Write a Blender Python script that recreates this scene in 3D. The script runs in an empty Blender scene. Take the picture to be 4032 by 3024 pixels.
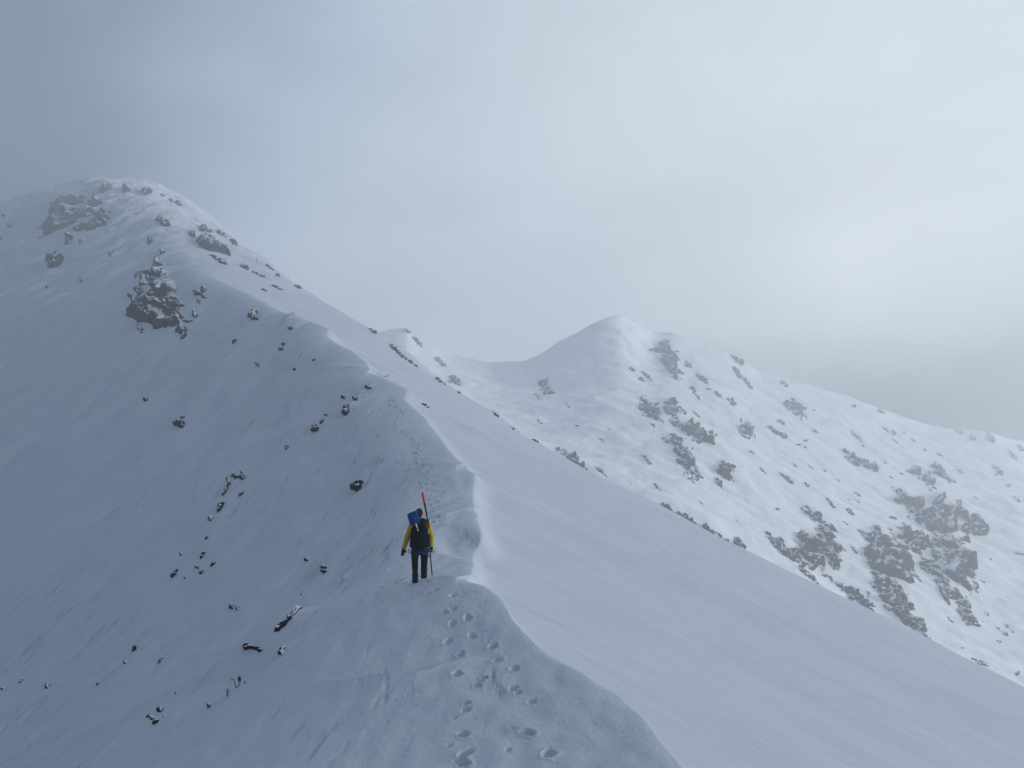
import bpy, math, random
import numpy as np
from mathutils import Vector, Matrix

C = bpy.context.scene.collection
scene = bpy.context.scene
R = math.radians
rng = np.random.default_rng(7)
random.seed(7)

# ------------------------------------------------------------------ camera
W, H_, FPX = 4032.0, 3024.0, 3046.0
PITCH = R(8.0)
cam = bpy.data.cameras.new('camera')
cam.sensor_fit = 'HORIZONTAL'; cam.sensor_width = 36.0
cam.lens = FPX / W * 36.0
cam.clip_start = 0.1; cam.clip_end = 9000.0
camo = bpy.data.objects.new('camera', cam); C.objects.link(camo)
camo.location = (0, 0, 0); camo.rotation_euler = (R(90) + PITCH, 0, 0)
scene.camera = camo

# ------------------------------------------------------------------ sky
SUN_EL, SUN_AZ = R(13.4), R(24.8)
SUN = Vector((math.sin(SUN_AZ) * math.cos(SUN_EL), math.cos(SUN_AZ) * math.cos(SUN_EL), math.sin(SUN_EL)))
world = bpy.data.worlds.new('World'); scene.world = world; world.use_nodes = True
nt = world.node_tree; nt.nodes.clear()
def N(tree, kind, **kw):
    n = tree.nodes.new(kind)
    for k, v in kw.items():
        if k == 'inp':
            for a, b in v.items(): n.inputs[a].default_value = b
        else: setattr(n, k, v)
    return n
def math_(tree, op, a=None, b=None, c=None, clamp=False):
    n = tree.nodes.new('ShaderNodeMath'); n.operation = op; n.use_clamp = clamp
    for i, v in enumerate((a, b, c)):
        if v is None: continue
        if isinstance(v, (int, float)): n.inputs[i].default_value = v
        else: tree.links.new(v, n.inputs[i])
    return n.outputs[0]
def ramp(tree, fac, stops, interp='LINEAR'):
    n = tree.nodes.new('ShaderNodeValToRGB'); n.color_ramp.interpolation = interp
    e = n.color_ramp.elements
    while len(e) > 1: e.remove(e[-1])
    for i, (p, c) in enumerate(stops):
        x = e[0] if i == 0 else e.new(p)
        x.position = p
        x.color = (c, c, c, 1) if isinstance(c, (int, float)) else (*c, 1)
    tree.links.new(fac, n.inputs[0]); return n.outputs[0]
def mixc(tree, fac, a, b, mode='MIX'):
    n = tree.nodes.new('ShaderNodeMix'); n.data_type = 'RGBA'; n.blend_type = mode
    for s, v in ((0, fac), (6, a), (7, b)):
        if isinstance(v, (int, float)): n.inputs[s].default_value = v
        elif isinstance(v, tuple): n.inputs[s].default_value = (*v, 1) if len(v) == 3 else v
        else: tree.links.new(v, n.inputs[s])
    return n.outputs[2]

tc = N(nt, 'ShaderNodeTexCoord')
dotn = N(nt, 'ShaderNodeVectorMath', operation='DOT_PRODUCT'); nt.links.new(tc.outputs['Generated'], dotn.inputs[0]); dotn.inputs[1].default_value = SUN
ang = math_(nt, 'DIVIDE', math_(nt, 'ARCCOSINE', math_(nt, 'MINIMUM', dotn.outputs['Value'], 0.99999)), math.pi)
cn = N(nt, 'ShaderNodeTexNoise', inp={'Scale': 2.2, 'Detail': 3.0, 'Roughness': 0.5})
mp = N(nt, 'ShaderNodeMapping'); mp.inputs['Scale'].default_value = (1.0, 1.0, 2.2); mp.inputs['Location'].default_value = (3.1, 1.7, 0.4)
nt.links.new(tc.outputs['Generated'], mp.inputs[0]); nt.links.new(mp.outputs[0], cn.inputs['Vector'])
ang2 = math_(nt, 'ADD', ang, math_(nt, 'MULTIPLY', math_(nt, 'SUBTRACT', cn.outputs['Fac'], 0.5), 0.13), clamp=True)
SKY_RAMP = [(0.0, (1.10, 1.17, 1.20)), (.013, (.98, 1.05, 1.08)), (.045, (.84, .905, .94)), (.09, (.76, .835, .88)), (.16, (.655, .75, .82)), (.225, (.49, .595, .70)),
            (.30, (.165, .235, .335)), (.42, (.105, .157, .245)), (1.0, (.094, .143, .225))]
cloud = ramp(nt, ang2, SKY_RAMP)
# the thick grey cloud bank low behind the far ridge
sep = N(nt, 'ShaderNodeSeparateXYZ'); nt.links.new(tc.outputs['Generated'], sep.inputs[0])
bank = ramp(nt, math_(nt, 'ADD', sep.outputs['Z'], math_(nt, 'MULTIPLY', math_(nt, 'SUBTRACT', cn.outputs['Fac'], 0.5), 0.22)), [(0.08, 1.0), (0.215, 0.0)], 'EASE')
bank = math_(nt, 'MULTIPLY', bank, ramp(nt, sep.outputs['X'], [(.06, 0.0), (.26, 1.0)], 'EASE'))
cn2 = N(nt, 'ShaderNodeTexNoise', inp={'Scale': 3.4, 'Detail': 4.0, 'Roughness': .5, 'Distortion': .6}); nt.links.new(mp.outputs[0], cn2.inputs['Vector'])
low = math_(nt, 'MULTIPLY', math_(nt, 'SUBTRACT', 1.0, math_(nt, 'MULTIPLY', bank, .92)), ramp(nt, cn2.outputs['Fac'], [(.3, .94), (.7, 1.04)], 'EASE'))
cloud = mixc(nt, 1.0, cloud, low, 'MULTIPLY')
sky = N(nt, 'ShaderNodeTexSky', sky_type='NISHITA', sun_disc=False, sun_elevation=SUN_EL, sun_rotation=SUN_AZ)
SKY_STR = 0.1
cl10 = N(nt, 'ShaderNodeVectorMath', operation='SCALE'); nt.links.new(cloud, cl10.inputs[0]); cl10.inputs['Scale'].default_value = 1.0 / SKY_STR
fin = mixc(nt, 0.993, sky.outputs[0], cl10.outputs[0])
bg = N(nt, 'ShaderNodeBackground', inp={'Strength': SKY_STR}); nt.links.new(fin, bg.inputs[0])
wo = N(nt, 'ShaderNodeOutputWorld'); nt.links.new(bg.outputs[0], wo.inputs[0])

# ------------------------------------------------------------------ veiled sun, exposure
sl = bpy.data.lights.new('sun', 'SUN'); sl.energy = 5.0; sl.angle = R(14); sl.color = (1.0, 0.985, 0.965)
so = bpy.data.objects.new('sun', sl); C.objects.link(so)
LAMP_EL, LAMP_AZ = R(10.5), R(97)      # made-up direction, well right of the sky glow, to light the far mountain
LAMP = Vector((math.sin(LAMP_AZ) * math.cos(LAMP_EL), math.cos(LAMP_AZ) * math.cos(LAMP_EL), math.sin(LAMP_EL)))
so.rotation_euler = (-LAMP).to_track_quat('-Z', 'Y').to_euler()
vs = scene.view_settings
vs.view_transform = 'Standard'; vs.look = 'None'; vs.gamma = 1.0; vs.use_curve_mapping = False; vs.exposure = 0.07
scene.cycles.volume_bounces = 2
scene.cycles.max_bounces = 8
scene.cycles.use_denoising = True
HAZE_DENSITY = 0.0018

# ------------------------------------------------------------------ helpers
def dirs(px, py):
    """pixel of the photograph (4032 wide) -> view direction in the world"""
    px = np.asarray(px, float); py = np.asarray(py, float)
    cx = (px - W / 2) / FPX; cy = -(py - H_ / 2) / FPX
    c, s = math.cos(PITCH), math.sin(PITCH)
    return np.stack([cx, c - s * cy, s + c * cy], -1)
def at_y(px, py, Y):
    d = dirs(px, py); t = np.asarray(Y, float) / d[..., 1]
    return d * t[..., None]
def at_r(px, py, r):
    d = dirs(px, py); t = np.asarray(r, float) / np.hypot(d[..., 0], d[..., 1])
    return d * t[..., None]

def _hash(ix, iy, seed):
    h = (ix.astype(np.int64) * 374761393 + iy.astype(np.int64) * 668265263 + seed * 974634777) & 0xffffffff
    h = ((h ^ (h >> 13)) * 1274126177) & 0xffffffff
    return (h ^ (h >> 16)) & 0xffffffff
def perlin(x, y, seed=0):
    x = np.asarray(x, float); y = np.asarray(y, float)
    ix = np.floor(x); iy = np.floor(y); fx = x - ix; fy = y - iy
    u = fx * fx * fx * (fx * (fx * 6 - 15) + 10); v = fy * fy * fy * (fy * (fy * 6 - 15) + 10)
    def g(dx, dy):
        a = _hash(ix + dx, iy + dy, seed) * (2 * math.pi / 4294967296.0)
        return np.cos(a) * (fx - dx) + np.sin(a) * (fy - dy)
    return ((g(0, 0) * (1 - u) + g(1, 0) * u) * (1 - v) + (g(0, 1) * (1 - u) + g(1, 1) * u) * v) * 1.5
def fbm(x, y, oct=4, seed=0, gain=0.5):
    s = 0; a = 1.0
    for i in range(oct):
        s = s + a * perlin(x, y, seed + i * 17); x = x * 2.03 + 5.1; y = y * 2.03 + 1.7; a *= gain
    return s
def sstep(a, b, x):
    t = np.clip((x - a) / (b - a), 0, 1); return t * t * (3 - 2 * t)
def splus(x, w):
    return w * np.logaddexp(0, x / w)

def tag(o, label=None, cat=None, group=None, kind=None):
    if label: o['label'] = label
    if cat: o['category'] = cat
    if group: o['group'] = group
    if kind: o['kind'] = kind
    return o
def link(name, me, mat=None, parent=None, smooth=False, loc=None):
    o = bpy.data.objects.new(name, me); C.objects.link(o)
    if mat: me.materials.append(mat)
    if parent: o.parent = parent
    if loc is not None: o.location = loc
    if smooth:
        me.polygons.foreach_set('use_smooth', np.ones(len(me.polygons), bool)); me.update()
    return o
def empty(name, loc, rz=0.0):
    o = bpy.data.objects.new(name, None); C.objects.link(o); o.location = loc; o.rotation_euler = (0, 0, rz); o.empty_display_size = .2
    return o
def mesh_np(name, co, quads):
    me = bpy.data.meshes.new(name)
    co = np.ascontiguousarray(co, np.float32); quads = np.ascontiguousarray(quads, np.int32)
    me.vertices.add(len(co)); me.vertices.foreach_set('co', co.ravel())
    k = quads.shape[1]
    me.loops.add(quads.size); me.loops.foreach_set('vertex_index', quads.ravel())
    me.polygons.add(len(quads))
    me.polygons.foreach_set('loop_start', np.arange(0, quads.size, k, dtype=np.int32))
    me.update(calc_edges=True); me.validate()
    return me
def grid_quads(nr, nc):
    i = np.arange(nr * nc).reshape(nr, nc)
    return np.stack([i[:-1, :-1], i[:-1, 1:], i[1:, 1:], i[1:, :-1]], -1).reshape(-1, 4)

# ------------------------------------------------------------------ materials
def principled(name, col, rough=0.8, spec=0.3):
    m = bpy.data.materials.new(name); m.use_nodes = True
    b = m.node_tree.nodes['Principled BSDF']
    b.inputs['Base Color'].default_value = (*col, 1); b.inputs['Roughness'].default_value = rough
    b.inputs['Specular IOR Level'].default_value = spec
    return m, m.node_tree, b
def snow_material(name, lo, hi, bump_scale=1.0, rough_noise=9.0, dashes=False):
    m, t, b = principled(name, hi, 0.75, 0.25)
    geo = N(t, 'ShaderNodeNewGeometry')
    n1 = N(t, 'ShaderNodeTexNoise', inp={'Scale': rough_noise, 'Detail': 5.0, 'Roughness': .6}); t.links.new(geo.outputs['Position'], n1.inputs['Vector'])
    n2 = N(t, 'ShaderNodeTexNoise', inp={'Scale': 60.0, 'Detail': 3.0, 'Roughness': .7}); t.links.new(geo.outputs['Position'], n2.inputs['Vector'])
    hsum = math_(t, 'ADD', math_(t, 'MULTIPLY', n1.outputs['Fac'], 0.022 * bump_scale), math_(t, 'MULTIPLY', n2.outputs['Fac'], 0.0022 * bump_scale))
    if dashes:                                               # small wind-cut relief on the weather side
        sn = N(t, 'ShaderNodeSeparateXYZ'); t.links.new(geo.outputs['True Normal'], sn.inputs[0])
        side_ = ramp(t, math_(t, 'ADD', sn.outputs['X'], 1.0), [(.72, 1.0), (.93, 0.0)])
        pm = N(t, 'ShaderNodeTexNoise', inp={'Scale': .13, 'Detail': 2.0}); t.links.new(geo.outputs['Position'], pm.inputs['Vector'])
        side_ = math_(t, 'MULTIPLY', side_, ramp(t, pm.outputs['Fac'], [(.45, .10), (.64, 1.0)]))
        for sx, sy, hh, lo_, hi_, off in ((.45, 1.9, .20, .57, .72, 3.0), (1.1, 4.2, .03, .58, .76, 9.0), (.16, .8, .30, .58, .78, 17.0)):
            mp2 = N(t, 'ShaderNodeMapping', vector_type='POINT'); mp2.inputs['Scale'].default_value = (sy, sx, sx); mp2.inputs['Location'].default_value = (off, off * .7, 0)
            t.links.new(geo.outputs['Position'], mp2.inputs[0])
            dn = N(t, 'ShaderNodeTexNoise', inp={'Scale': 1.0, 'Detail': 2.5, 'Roughness': .55}); t.links.new(mp2.outputs[0], dn.inputs['Vector'])
            cut = math_(t, 'MULTIPLY', ramp(t, dn.outputs['Fac'], [(lo_, 0.0), (hi_, 1.0)], 'EASE'), -hh * .9)
            hsum = math_(t, 'ADD', hsum, math_(t, 'MULTIPLY', cut, side_))
        lee = ramp(t, sn.outputs['X'], [(.12, 0.0), (.3, 1.0)])
        vr = N(t, 'ShaderNodeVectorRotate', rotation_type='Z_AXIS'); vr.inputs['Angle'].default_value = R(24); t.links.new(geo.outputs['Position'], vr.inputs['Vector'])
        for sx, sy, hh, off in ((.05, .40, .26, 4.0), (.5, 2.2, .022, 11.0), (2.2, .9, .014, 23.0)):
            mp3 = N(t, 'ShaderNodeMapping', vector_type='POINT'); mp3.inputs['Scale'].default_value = (sx, sy, sx); mp3.inputs['Location'].default_value = (off, off * .6, 0)
            t.links.new(vr.outputs[0], mp3.inputs[0])
            ln_ = N(t, 'ShaderNodeTexNoise', inp={'Scale': 1.0, 'Detail': 4.0, 'Roughness': .6}); t.links.new(mp3.outputs[0], ln_.inputs['Vector'])
            hsum = math_(t, 'ADD', hsum, math_(t, 'MULTIPLY', math_(t, 'MULTIPLY', ln_.outputs['Fac'], hh), lee))
    bp = N(t, 'ShaderNodeBump', inp={'Strength': 0.9 if dashes else 0.5, 'Distance': 1.0}); t.links.new(hsum, bp.inputs['Height']); t.links.new(bp.outputs[0], b.inputs['Normal'])
    n3 = N(t, 'ShaderNodeTexNoise', inp={'Scale': 0.35, 'Detail': 4.0}); t.links.new(geo.outputs['Position'], n3.inputs['Vector'])
    t.links.new(ramp(t, n3.outputs['Fac'], [(0.3, lo), (.7, hi)]), b.inputs['Base Color'])
    return m
SNOW_SHADED = snow_material('snow', (.53, .58, .65), (.58, .625, .69), dashes=True)  # cloud shadow over the near ridge is put into this darker colour
SNOW_FAR = snow_material('far_snow', (.89, .91, .925), (.92, .93, .94), 3.0, rough_noise=.6)  # lighter colour carries some of the sunlight on the far face

def rock_material(name, dark, light, tint, snow_lo, snow_hi, scale):
    m, t, b = principled(name, dark, 0.95, 0.04)
    geo = N(t, 'ShaderNodeNewGeometry')
    n1 = N(t, 'ShaderNodeTexNoise', inp={'Scale': scale, 'Detail': 6.0, 'Roughness': .65}); t.links.new(geo.outputs['Position'], n1.inputs['Vector'])
    n2 = N(t, 'ShaderNodeTexNoise', inp={'Scale': scale * .3, 'Detail': 3.0}); t.links.new(geo.outputs['Position'], n2.inputs['Vector'])
    c = ramp(t, n1.outputs['Fac'], [(.35, dark), (.7, light)])
    c = mixc(t, ramp(t, n2.outputs['Fac'], [(.5, 0.0), (.65, .8)]), c, tint)
    sp = N(t, 'ShaderNodeSeparateXYZ'); t.links.new(geo.outputs['Normal'], sp.inputs[0])
    up = math_(t, 'ADD', sp.outputs['Z'], math_(t, 'MULTIPLY', math_(t, 'SUBTRACT', n1.outputs['Fac'], .5), .55))
    c = mixc(t, ramp(t, up, [(snow_lo, 0.0), (snow_hi, 1.0)]), c, (.80, .84, .88))
    t.links.new(c, b.inputs['Base Color'])
    bp = N(t, 'ShaderNodeBump', inp={'Strength': .6, 'Distance': .6 / scale}); t.links.new(n1.outputs['Fac'], bp.inputs['Height']); t.links.new(bp.outputs[0], b.inputs['Normal'])
    return m
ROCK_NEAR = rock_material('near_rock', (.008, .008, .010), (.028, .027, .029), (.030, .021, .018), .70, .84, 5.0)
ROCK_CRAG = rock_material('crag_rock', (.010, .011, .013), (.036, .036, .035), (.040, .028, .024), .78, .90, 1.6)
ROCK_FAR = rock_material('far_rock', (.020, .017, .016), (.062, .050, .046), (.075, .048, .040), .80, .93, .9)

# ------------------------------------------------------------------ near ridge as a height field
CREST = np.array([  # photo x, photo y, distance ahead
 (2700,3024,10),(2625,2917,11),(2530,2807,12),(2440,2715,13),(2300,2643,14),(2125,2552,15),(2040,2442,16),(1978,2351,17),(1914,2300,18),(1840,2276,18.8),
 (1850,2240,21.5),(1860,2215,24),(1850,2170,27),(1895,2096,30),(1877,2023,33),(1860,1978,36),(1859,1932,39),(1872,1860,42),(1840,1841,44),(1777,1777,48),
 (1732,1713,52),(1704,1677,55),(1659,1622,60),(1586,1558,65),(1606,1522,70),(1586,1509,72),(1458,1458,80),(1458,1449,84),(1440,1413,90),(1385,1367,95),
 (1276,1312,104),(1303,1285,110),(1239,1258,116),(1094,1212,132),(1020,1167,146),(838,1075,170),(780,985,218),(710,900,275),(610,790,355),(500,700,445),(420,690,490)], float)
SILH = np.array([(4032,2690,60),(3370,2390,75),(2730,2050,95),(2250,1830,115),(1850,1565,145),(1460,1295,195),(1165,1120,260),(930,950,355),(690,760,445),(540,698,490)], float)
YT = np.arange(-30, 680, 0.1)
def table(Yk, vk):
    """linear table over Y with a smoothing window that widens with distance"""
    raw = np.interp(YT, Yk, vk)
    out = np.zeros_like(raw); tot = 0
    sm = []
    for s in (3, 7, 20):
        k = np.exp(-.5 * (np.arange(-4 * s, 4 * s + 1) / s) ** 2); k /= k.sum()
        sm.append(np.convolve(np.pad(raw, 4 * s, 'edge'), k, 'valid'))
    w1 = sstep(20, 32, YT); w2 = sstep(70, 120, YT)
    return (sm[0] * (1 - w1) + sm[1] * w1) * (1 - w2) + sm[2] * w2
cp = at_y(CREST[:, 0], CREST[:, 1], CREST[:, 2])
cY = np.concatenate([[-30, -6, 0, 5], CREST[:, 2], [505, 530, 570, 680]])
cX = np.concatenate([[2.6, 2.6, 2.5, 2.4], cp[:, 0], [cp[-1, 0] - 8, cp[-1, 0] - 25, cp[-1, 0] - 70, cp[-1, 0] - 150]])
cZ = np.concatenate([[-1.6, -1.55, -1.6, -2.45], cp[:, 2], [cp[-1, 2] - 1, cp[-1, 2] - 9, cp[-1, 2] - 40, cp[-1, 2] - 110]])
XC = table(cY, cX); ZC = table(cY, cZ)
sp_ = at_y(SILH[:, 0], SILH[:, 1], SILH[:, 2])
ds_k = sp_[:, 0] - np.interp(SILH[:, 2], YT, XC); dz_k = np.interp(SILH[:, 2], YT, ZC) - sp_[:, 2]
DS = table(np.concatenate([[-30, 30], SILH[:, 2], [530, 680]]), np.concatenate([[46, 46], ds_k, [25, 25]]))
DZ = table(np.concatenate([[-30, 30], SILH[:, 2], [530, 680]]), np.concatenate([[20, 20], dz_k, [12, 12]]))
PLAT = table([-30, 5, 11, 14, 18, 24, 40, 60, 80, 110, 170, 440, 680], [5.5, 6.6, 7.0, 5.6, 2.6, 2.6, 3.6, 4.5, 4, 4, 5, 10, 20])
KL = table([-30, 0, 12, 30, 60, 100, 140, 190, 380, 490, 680], [.6, .58, .56, .52, .46, .42, .36, .31, .28, .30, .5])
LIP = table([-30, 10, 15, 19, 24, 30, 40, 60, 80, 110, 150, 180, 680], [.4, .4, .45, .55, .35, .5, .6, .6, .8, 1.2, .8, 0, 0])
PRINTS = []
SCOOPS = []
DRIFTS = []
LIPS = []
def T(tab, Y): return np.interp(Y, YT, tab)
def near_h(x, Y, detail=True):
    x = np.asarray(x, float); Y = np.asarray(Y, float)
    wob = 0.10 * perlin(Y * .9, Y * 0 + 3.3, 5) * sstep(8, 14, Y)
    xc = T(XC, Y) + wob; zc = T(ZC, Y); ds = np.maximum(T(DS, Y), 4); dz = T(DZ, Y); p = T(PLAT, Y); k = T(KL, Y); lip = T(LIP, Y)
    d = x - xc
    sc = np.clip(Y / 40, .35, 3.0)
    # right flank: rounded lip, steep drop, long even flank, then falling away
    e = np.maximum(d, 0)
    lw = .55 * sc
    drop = lip * (1 - np.exp(-(e / lw) ** 1.5))
    s0 = np.maximum(dz - lip, .5) / ds
    over = splus(d - ds, 3.0)
    right = zc - drop - s0 * e - np.minimum(.012 * over ** 2 + .1 * over, .9 * over)
    # left: platform, shoulder, long slope
    f = np.maximum(-d, 0)
    a = .07; sw = np.maximum(.55 * sc, 1.5 * sstep(30, 12, Y))
    left = zc - a * f - (k - a) * (splus(f - p, sw) - splus(-p, sw)) - .0012 * np.maximum(f - 60, 0) ** 1.5 * 0
    z = np.where(d > 0, right, left)
    # roll the two sides together
    rw = .50 * sc + 9 * sstep(130, 260, Y)
    z = z - .28 * rw * np.exp(-np.abs(d) / rw)
    if detail:
        # large drifts, then wind ribs along the fall line of the left slope, fading on the lee side
        ls = sstep(-p, -p - 3 * sc, d)
        z = z + fbm(x * .10 + 1.7, Y * .07, 3, 11) * .30 * np.clip(Y / 60, .15, 2.2) * (0.35 + .65 * ls) * sstep(6, 12, Y)
        ux = (x * .93 + Y * .36); uy = (-x * .36 + Y * .93)
        wx = Y * .995 + x * .10; wy = x * .995 - Y * .10      # the wind has combed the weather side along the ridge
        frs = [1/.9, 1/1.8, 1/3.6, 1/7.2]
        lev = np.clip(np.log2(np.clip(Y / 16, 1, 8.01)), 0, 3)
        rib = 0
        for i, q in enumerate(frs):
            wgt = np.clip(1 - np.abs(lev - i), 0, 1)
            r1 = perlin(wx * q * .32 + 9, wy * q * 1.15, 31 + i) + .5 * perlin(wx * q * .8, wy * q * 2.6, 41 + i)
            rib = rib + wgt * (r1 - .45 * np.abs(r1)) / q
        patch = sstep(-.35, .35, perlin(x * .07 + 4, Y * .06, 71))
        z = z + .10 * rib * (.25 + .75 * ls) * (.35 + .65 * patch) * np.where(d > 0, np.exp(-e / (1.5 * sc)), 1) * sstep(4, 10, Y)
        dash = 0                                             # wind-cut dashes along the fall line
        for i, q in enumerate(frs):
            wgt = np.clip(1 - np.abs(lev - i), 0, 1)
            pn = perlin(wx * q * .42 + 31, wy * q * 1.7 + 7, 131 + i) + .35 * perlin(wx * q * 1.1, wy * q * 4.1, 141 + i)
            dash = dash + wgt * sstep(.34, .62, pn) / q
        z = z - .085 * dash * ls * (.15 + .85 * sstep(-.25, .3, perlin(x * .11 + 8, Y * .09, 151))) * sstep(4, 10, Y) * np.where(d > 0, 0, 1)
        z = z + .020 * perlin(x * 2.3, Y * 1.6, 91) * sstep(0, .6, f) * sstep(70, 30, Y)
        # long faint flutes down the lee flank
        fl = perlin(ux * .02 + 2, uy * .14, 101) + .5 * perlin(ux * .05, uy * .4, 103)
        z = z + fl * .10 * sstep(1, 12, d) * np.clip(Y / 60, .2, 1.6)
        # summit crown: rougher
        z = z + fbm(x * .06, Y * .06, 4, 201) * 1.6 * sstep(160, 340, Y)
    for (sx, sy, rx, ry, rot, dep) in SCOOPS:
        c, s = math.cos(rot), math.sin(rot)
        lx = (x - sx) * c + (Y - sy) * s; ly = -(x - sx) * s + (Y - sy) * c
        q = (lx / rx) ** 2 + (ly / ry) ** 2
        z = z - dep * np.exp(-q ** 2)
    for (lx_, ly_, hh) in LIPS:                              # wind lips: a gentle rise that breaks off on the far side
        w = hh * 3.2
        m = (x > lx_[0]) & (x < lx_[-1])
        if not m.any(): continue
        u = (Y[m] - np.interp(x[m], lx_, ly_) + .25 * w * perlin(x[m] / w * .8, x[m] * 0 + hh * 31, 61)) / w
        tp = np.sin(np.clip((x[m] - lx_[0]) / (lx_[-1] - lx_[0]), 0, 1) * math.pi) ** .7
        z[m] += hh * tp * np.where(u < 0, np.exp(u * .8), np.exp(-(u / .22) ** 2))
    for (fx, fy, r, a_) in DRIFTS:                          # snow banked behind each rock, a hollow before it
        m = (np.abs(x - fx) < r * 3) & (np.abs(Y - fy) < r * 6)
        if not m.any(): continue
        lx = (x[m] - fx) / r; ly = (Y[m] - fy) / (r * 1.7)
        z[m] += a_ * (np.exp(-lx ** 2 * 1.3 - (ly - .9) ** 2) - .75 * np.exp(-lx ** 2 * 1.1 - (ly + .75) ** 2 * 1.4))
    for (fx, fy, r, dep, th, el) in PRINTS:
        m = (np.abs(x - fx) < r * 4) & (np.abs(Y - fy) < r * 4 * el)
        if not m.any(): continue
        xx = x[m] - fx; yy = Y[m] - fy
        c, s = math.cos(th), math.sin(th)
        lx = xx * c + yy * s; ly = (-xx * s + yy * c) / el
        q = np.hypot(lx, ly) / r
        q = q * (1 + .30 * perlin(lx / r * 1.3 + fx * 7, ly / r * 1.3 + fy * 5, 7))
        dent = -dep * sstep(1.15, .62, q) + dep * .15 * np.exp(-((q - 1.35) / .28) ** 2) * (1 - .5 * ly / r / (1 + np.abs(ly / r)))
        dent += dep * .12 * perlin(lx / r * 3, ly / r * 3, 13) * (q < 1.9)
        z = z.copy() if not z.flags.writeable else z
        z[m] += dent
    return z

# ------------------------------------------------------------------ far mountain as a height field in polar form
FSKY = np.array([ # px, skyline py, range
 (200,900,700),(900,1250,680),(1300,1330,620),(1480,1305,500),(1600,1293,490),(1650,1335,490),(1750,1385,495),(1850,1410,500),(1960,1430,510),(2060,1427,520),
 (2130,1385,512),(2200,1345,508),(2320,1280,504),(2400,1248,508),(2450,1238,516),(2500,1264,545),(2570,1310,556),(2650,1308,560),(2740,1345,565),(2850,1380,575),(2920,1420,580),(3000,1465,590),
 (3120,1500,600),(3330,1557,630),(3470,1610,640),(3560,1640,655),(3660,1672,670),(3780,1692,690),(3900,1700,705),(4032,1740,720),(4300,1850,740),(4800,1980,760),(5600,2200,760)], float)
FMID = FSKY.copy(); FMID[:, 1] += 18; FMID[:, 2] -= 14      # front crest, before the shaded far slope between 2060 and 2480
for _px, _py, _r in [(1960,1447,490),(2060,1434,485),(2130,1422,478),(2200,1404,475),(2320,1358,472),(2400,1332,476),(2450,1306,488),(2500,1298,510)]:
    FMID[FSKY[:, 0] == _px, 1:] = (_py, _r)
FLOW = np.array([ # px, py, range where the face meets the near silhouette
 (200,1500,440),(900,1500,400),(1300,1500,360),(1480,1480,320),(1600,1520,300),(1850,1680,270),(2250,1930,235),(2730,2150,222),(3370,2490,225),(4032,2790,240),(4800,3000,240),(5600,3200,240)], float)
PXT = np.arange(200, 5600, 4.0)
AZT = np.arctan2(dirs(PXT, PXT * 0 + 1500)[:, 0], dirs(PXT, PXT * 0 + 1500)[:, 1])
def ftab(tab, s=2):
    py = np.interp(PXT, tab[:, 0], tab[:, 1]); r = np.interp(PXT, tab[:, 0], tab[:, 2])
    def sm(v, s):
        k = np.exp(-.5 * (np.arange(-4 * s, 4 * s + 1) / s) ** 2); k /= k.sum()
        return np.convolve(np.pad(v, 4 * s, 'edge'), k, 'valid')
    py = sm(py, s); r = sm(r, s * 4)
    p = at_r(PXT, py, r)
    return np.arctan2(p[:, 0], p[:, 1]), r, p[:, 2]
def order(a, r, z):
    i = np.argsort(a); return a[i], r[i], z[i]
fs = order(*ftab(FSKY)); fm = order(*ftab(FMID)); fl_ = order(*ftab(FLOW, 20)); fm2 = order(*ftab(FMID, 45))
def far_h(x, Y, detail=True):
    x = np.asarray(x, float); Y = np.asarray(Y, float)
    az = np.arctan2(x, Y); r = np.hypot(x, Y)
    rs, zs = np.interp(az, fs[0], fs[1]), np.interp(az, fs[0], fs[2])
    rm, zm = np.interp(az, fm[0], fm[1]), np.interp(az, fm[0], fm[2])
    rl, zl = np.interp(az, fl_[0], fl_[1]), np.interp(az, fl_[0], fl_[2])
    rs = np.maximum(rs, rm + 12)
    k1 = (zm - zl) / (rm - rl)
    t = (r - rl) / (rm - rl)
    face = zl + (zm - zl) * t - 7.0 * np.sin(np.clip(t, 0, 1) * math.pi) * .6
    r2, z2 = np.interp(az, fm2[0], fm2[1]), np.interp(az, fm2[0], fm2[2])
    k2 = (z2 - zl) / (r2 - rl)
    bow = lambda q: zl + k2 * (q - rl) - 4.2 * np.sin(np.clip((q - rl) / (r2 - rl), 0, 1) * math.pi)
    face = bow(r) + (zm - bow(rm)) * np.exp(-np.maximum(rm - r, 0) / 55.0)
    face = np.where(t < 0, zl + np.maximum(k2, .25) * (r - rl) + (zm - bow(rm)) * np.exp(-(rm - r) / 55.0), face)
    back = zm + (zs - zm) * np.clip((r - rm) / (rs - rm), 0, 1)
    z = np.where(r < rm, face, back)
    past = np.maximum(r - rs, 0)
    z = z - .75 * past - 2.0 * (1 - np.exp(-past / 3))
    if detail:
        m = sstep(rs + 4, rs - 30, r)
        ux = x * .80 - Y * .60; uy = x * .60 + Y * .80      # ux runs down the ribs
        q = fbm(ux * .005 + 3, uy * .021, 3, 301)
        z = z + m * q * 1.5
        z = z + m * fbm(ux * .03, uy * .11, 4, 351) * .5 * sstep(-.3, .5, perlin(ux * .006, uy * .012, 399))
        z = z + sstep(rs + 20, rs, r) * fbm(ux * .05, uy * .05, 4, 371) * 1.3
    return z

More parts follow.
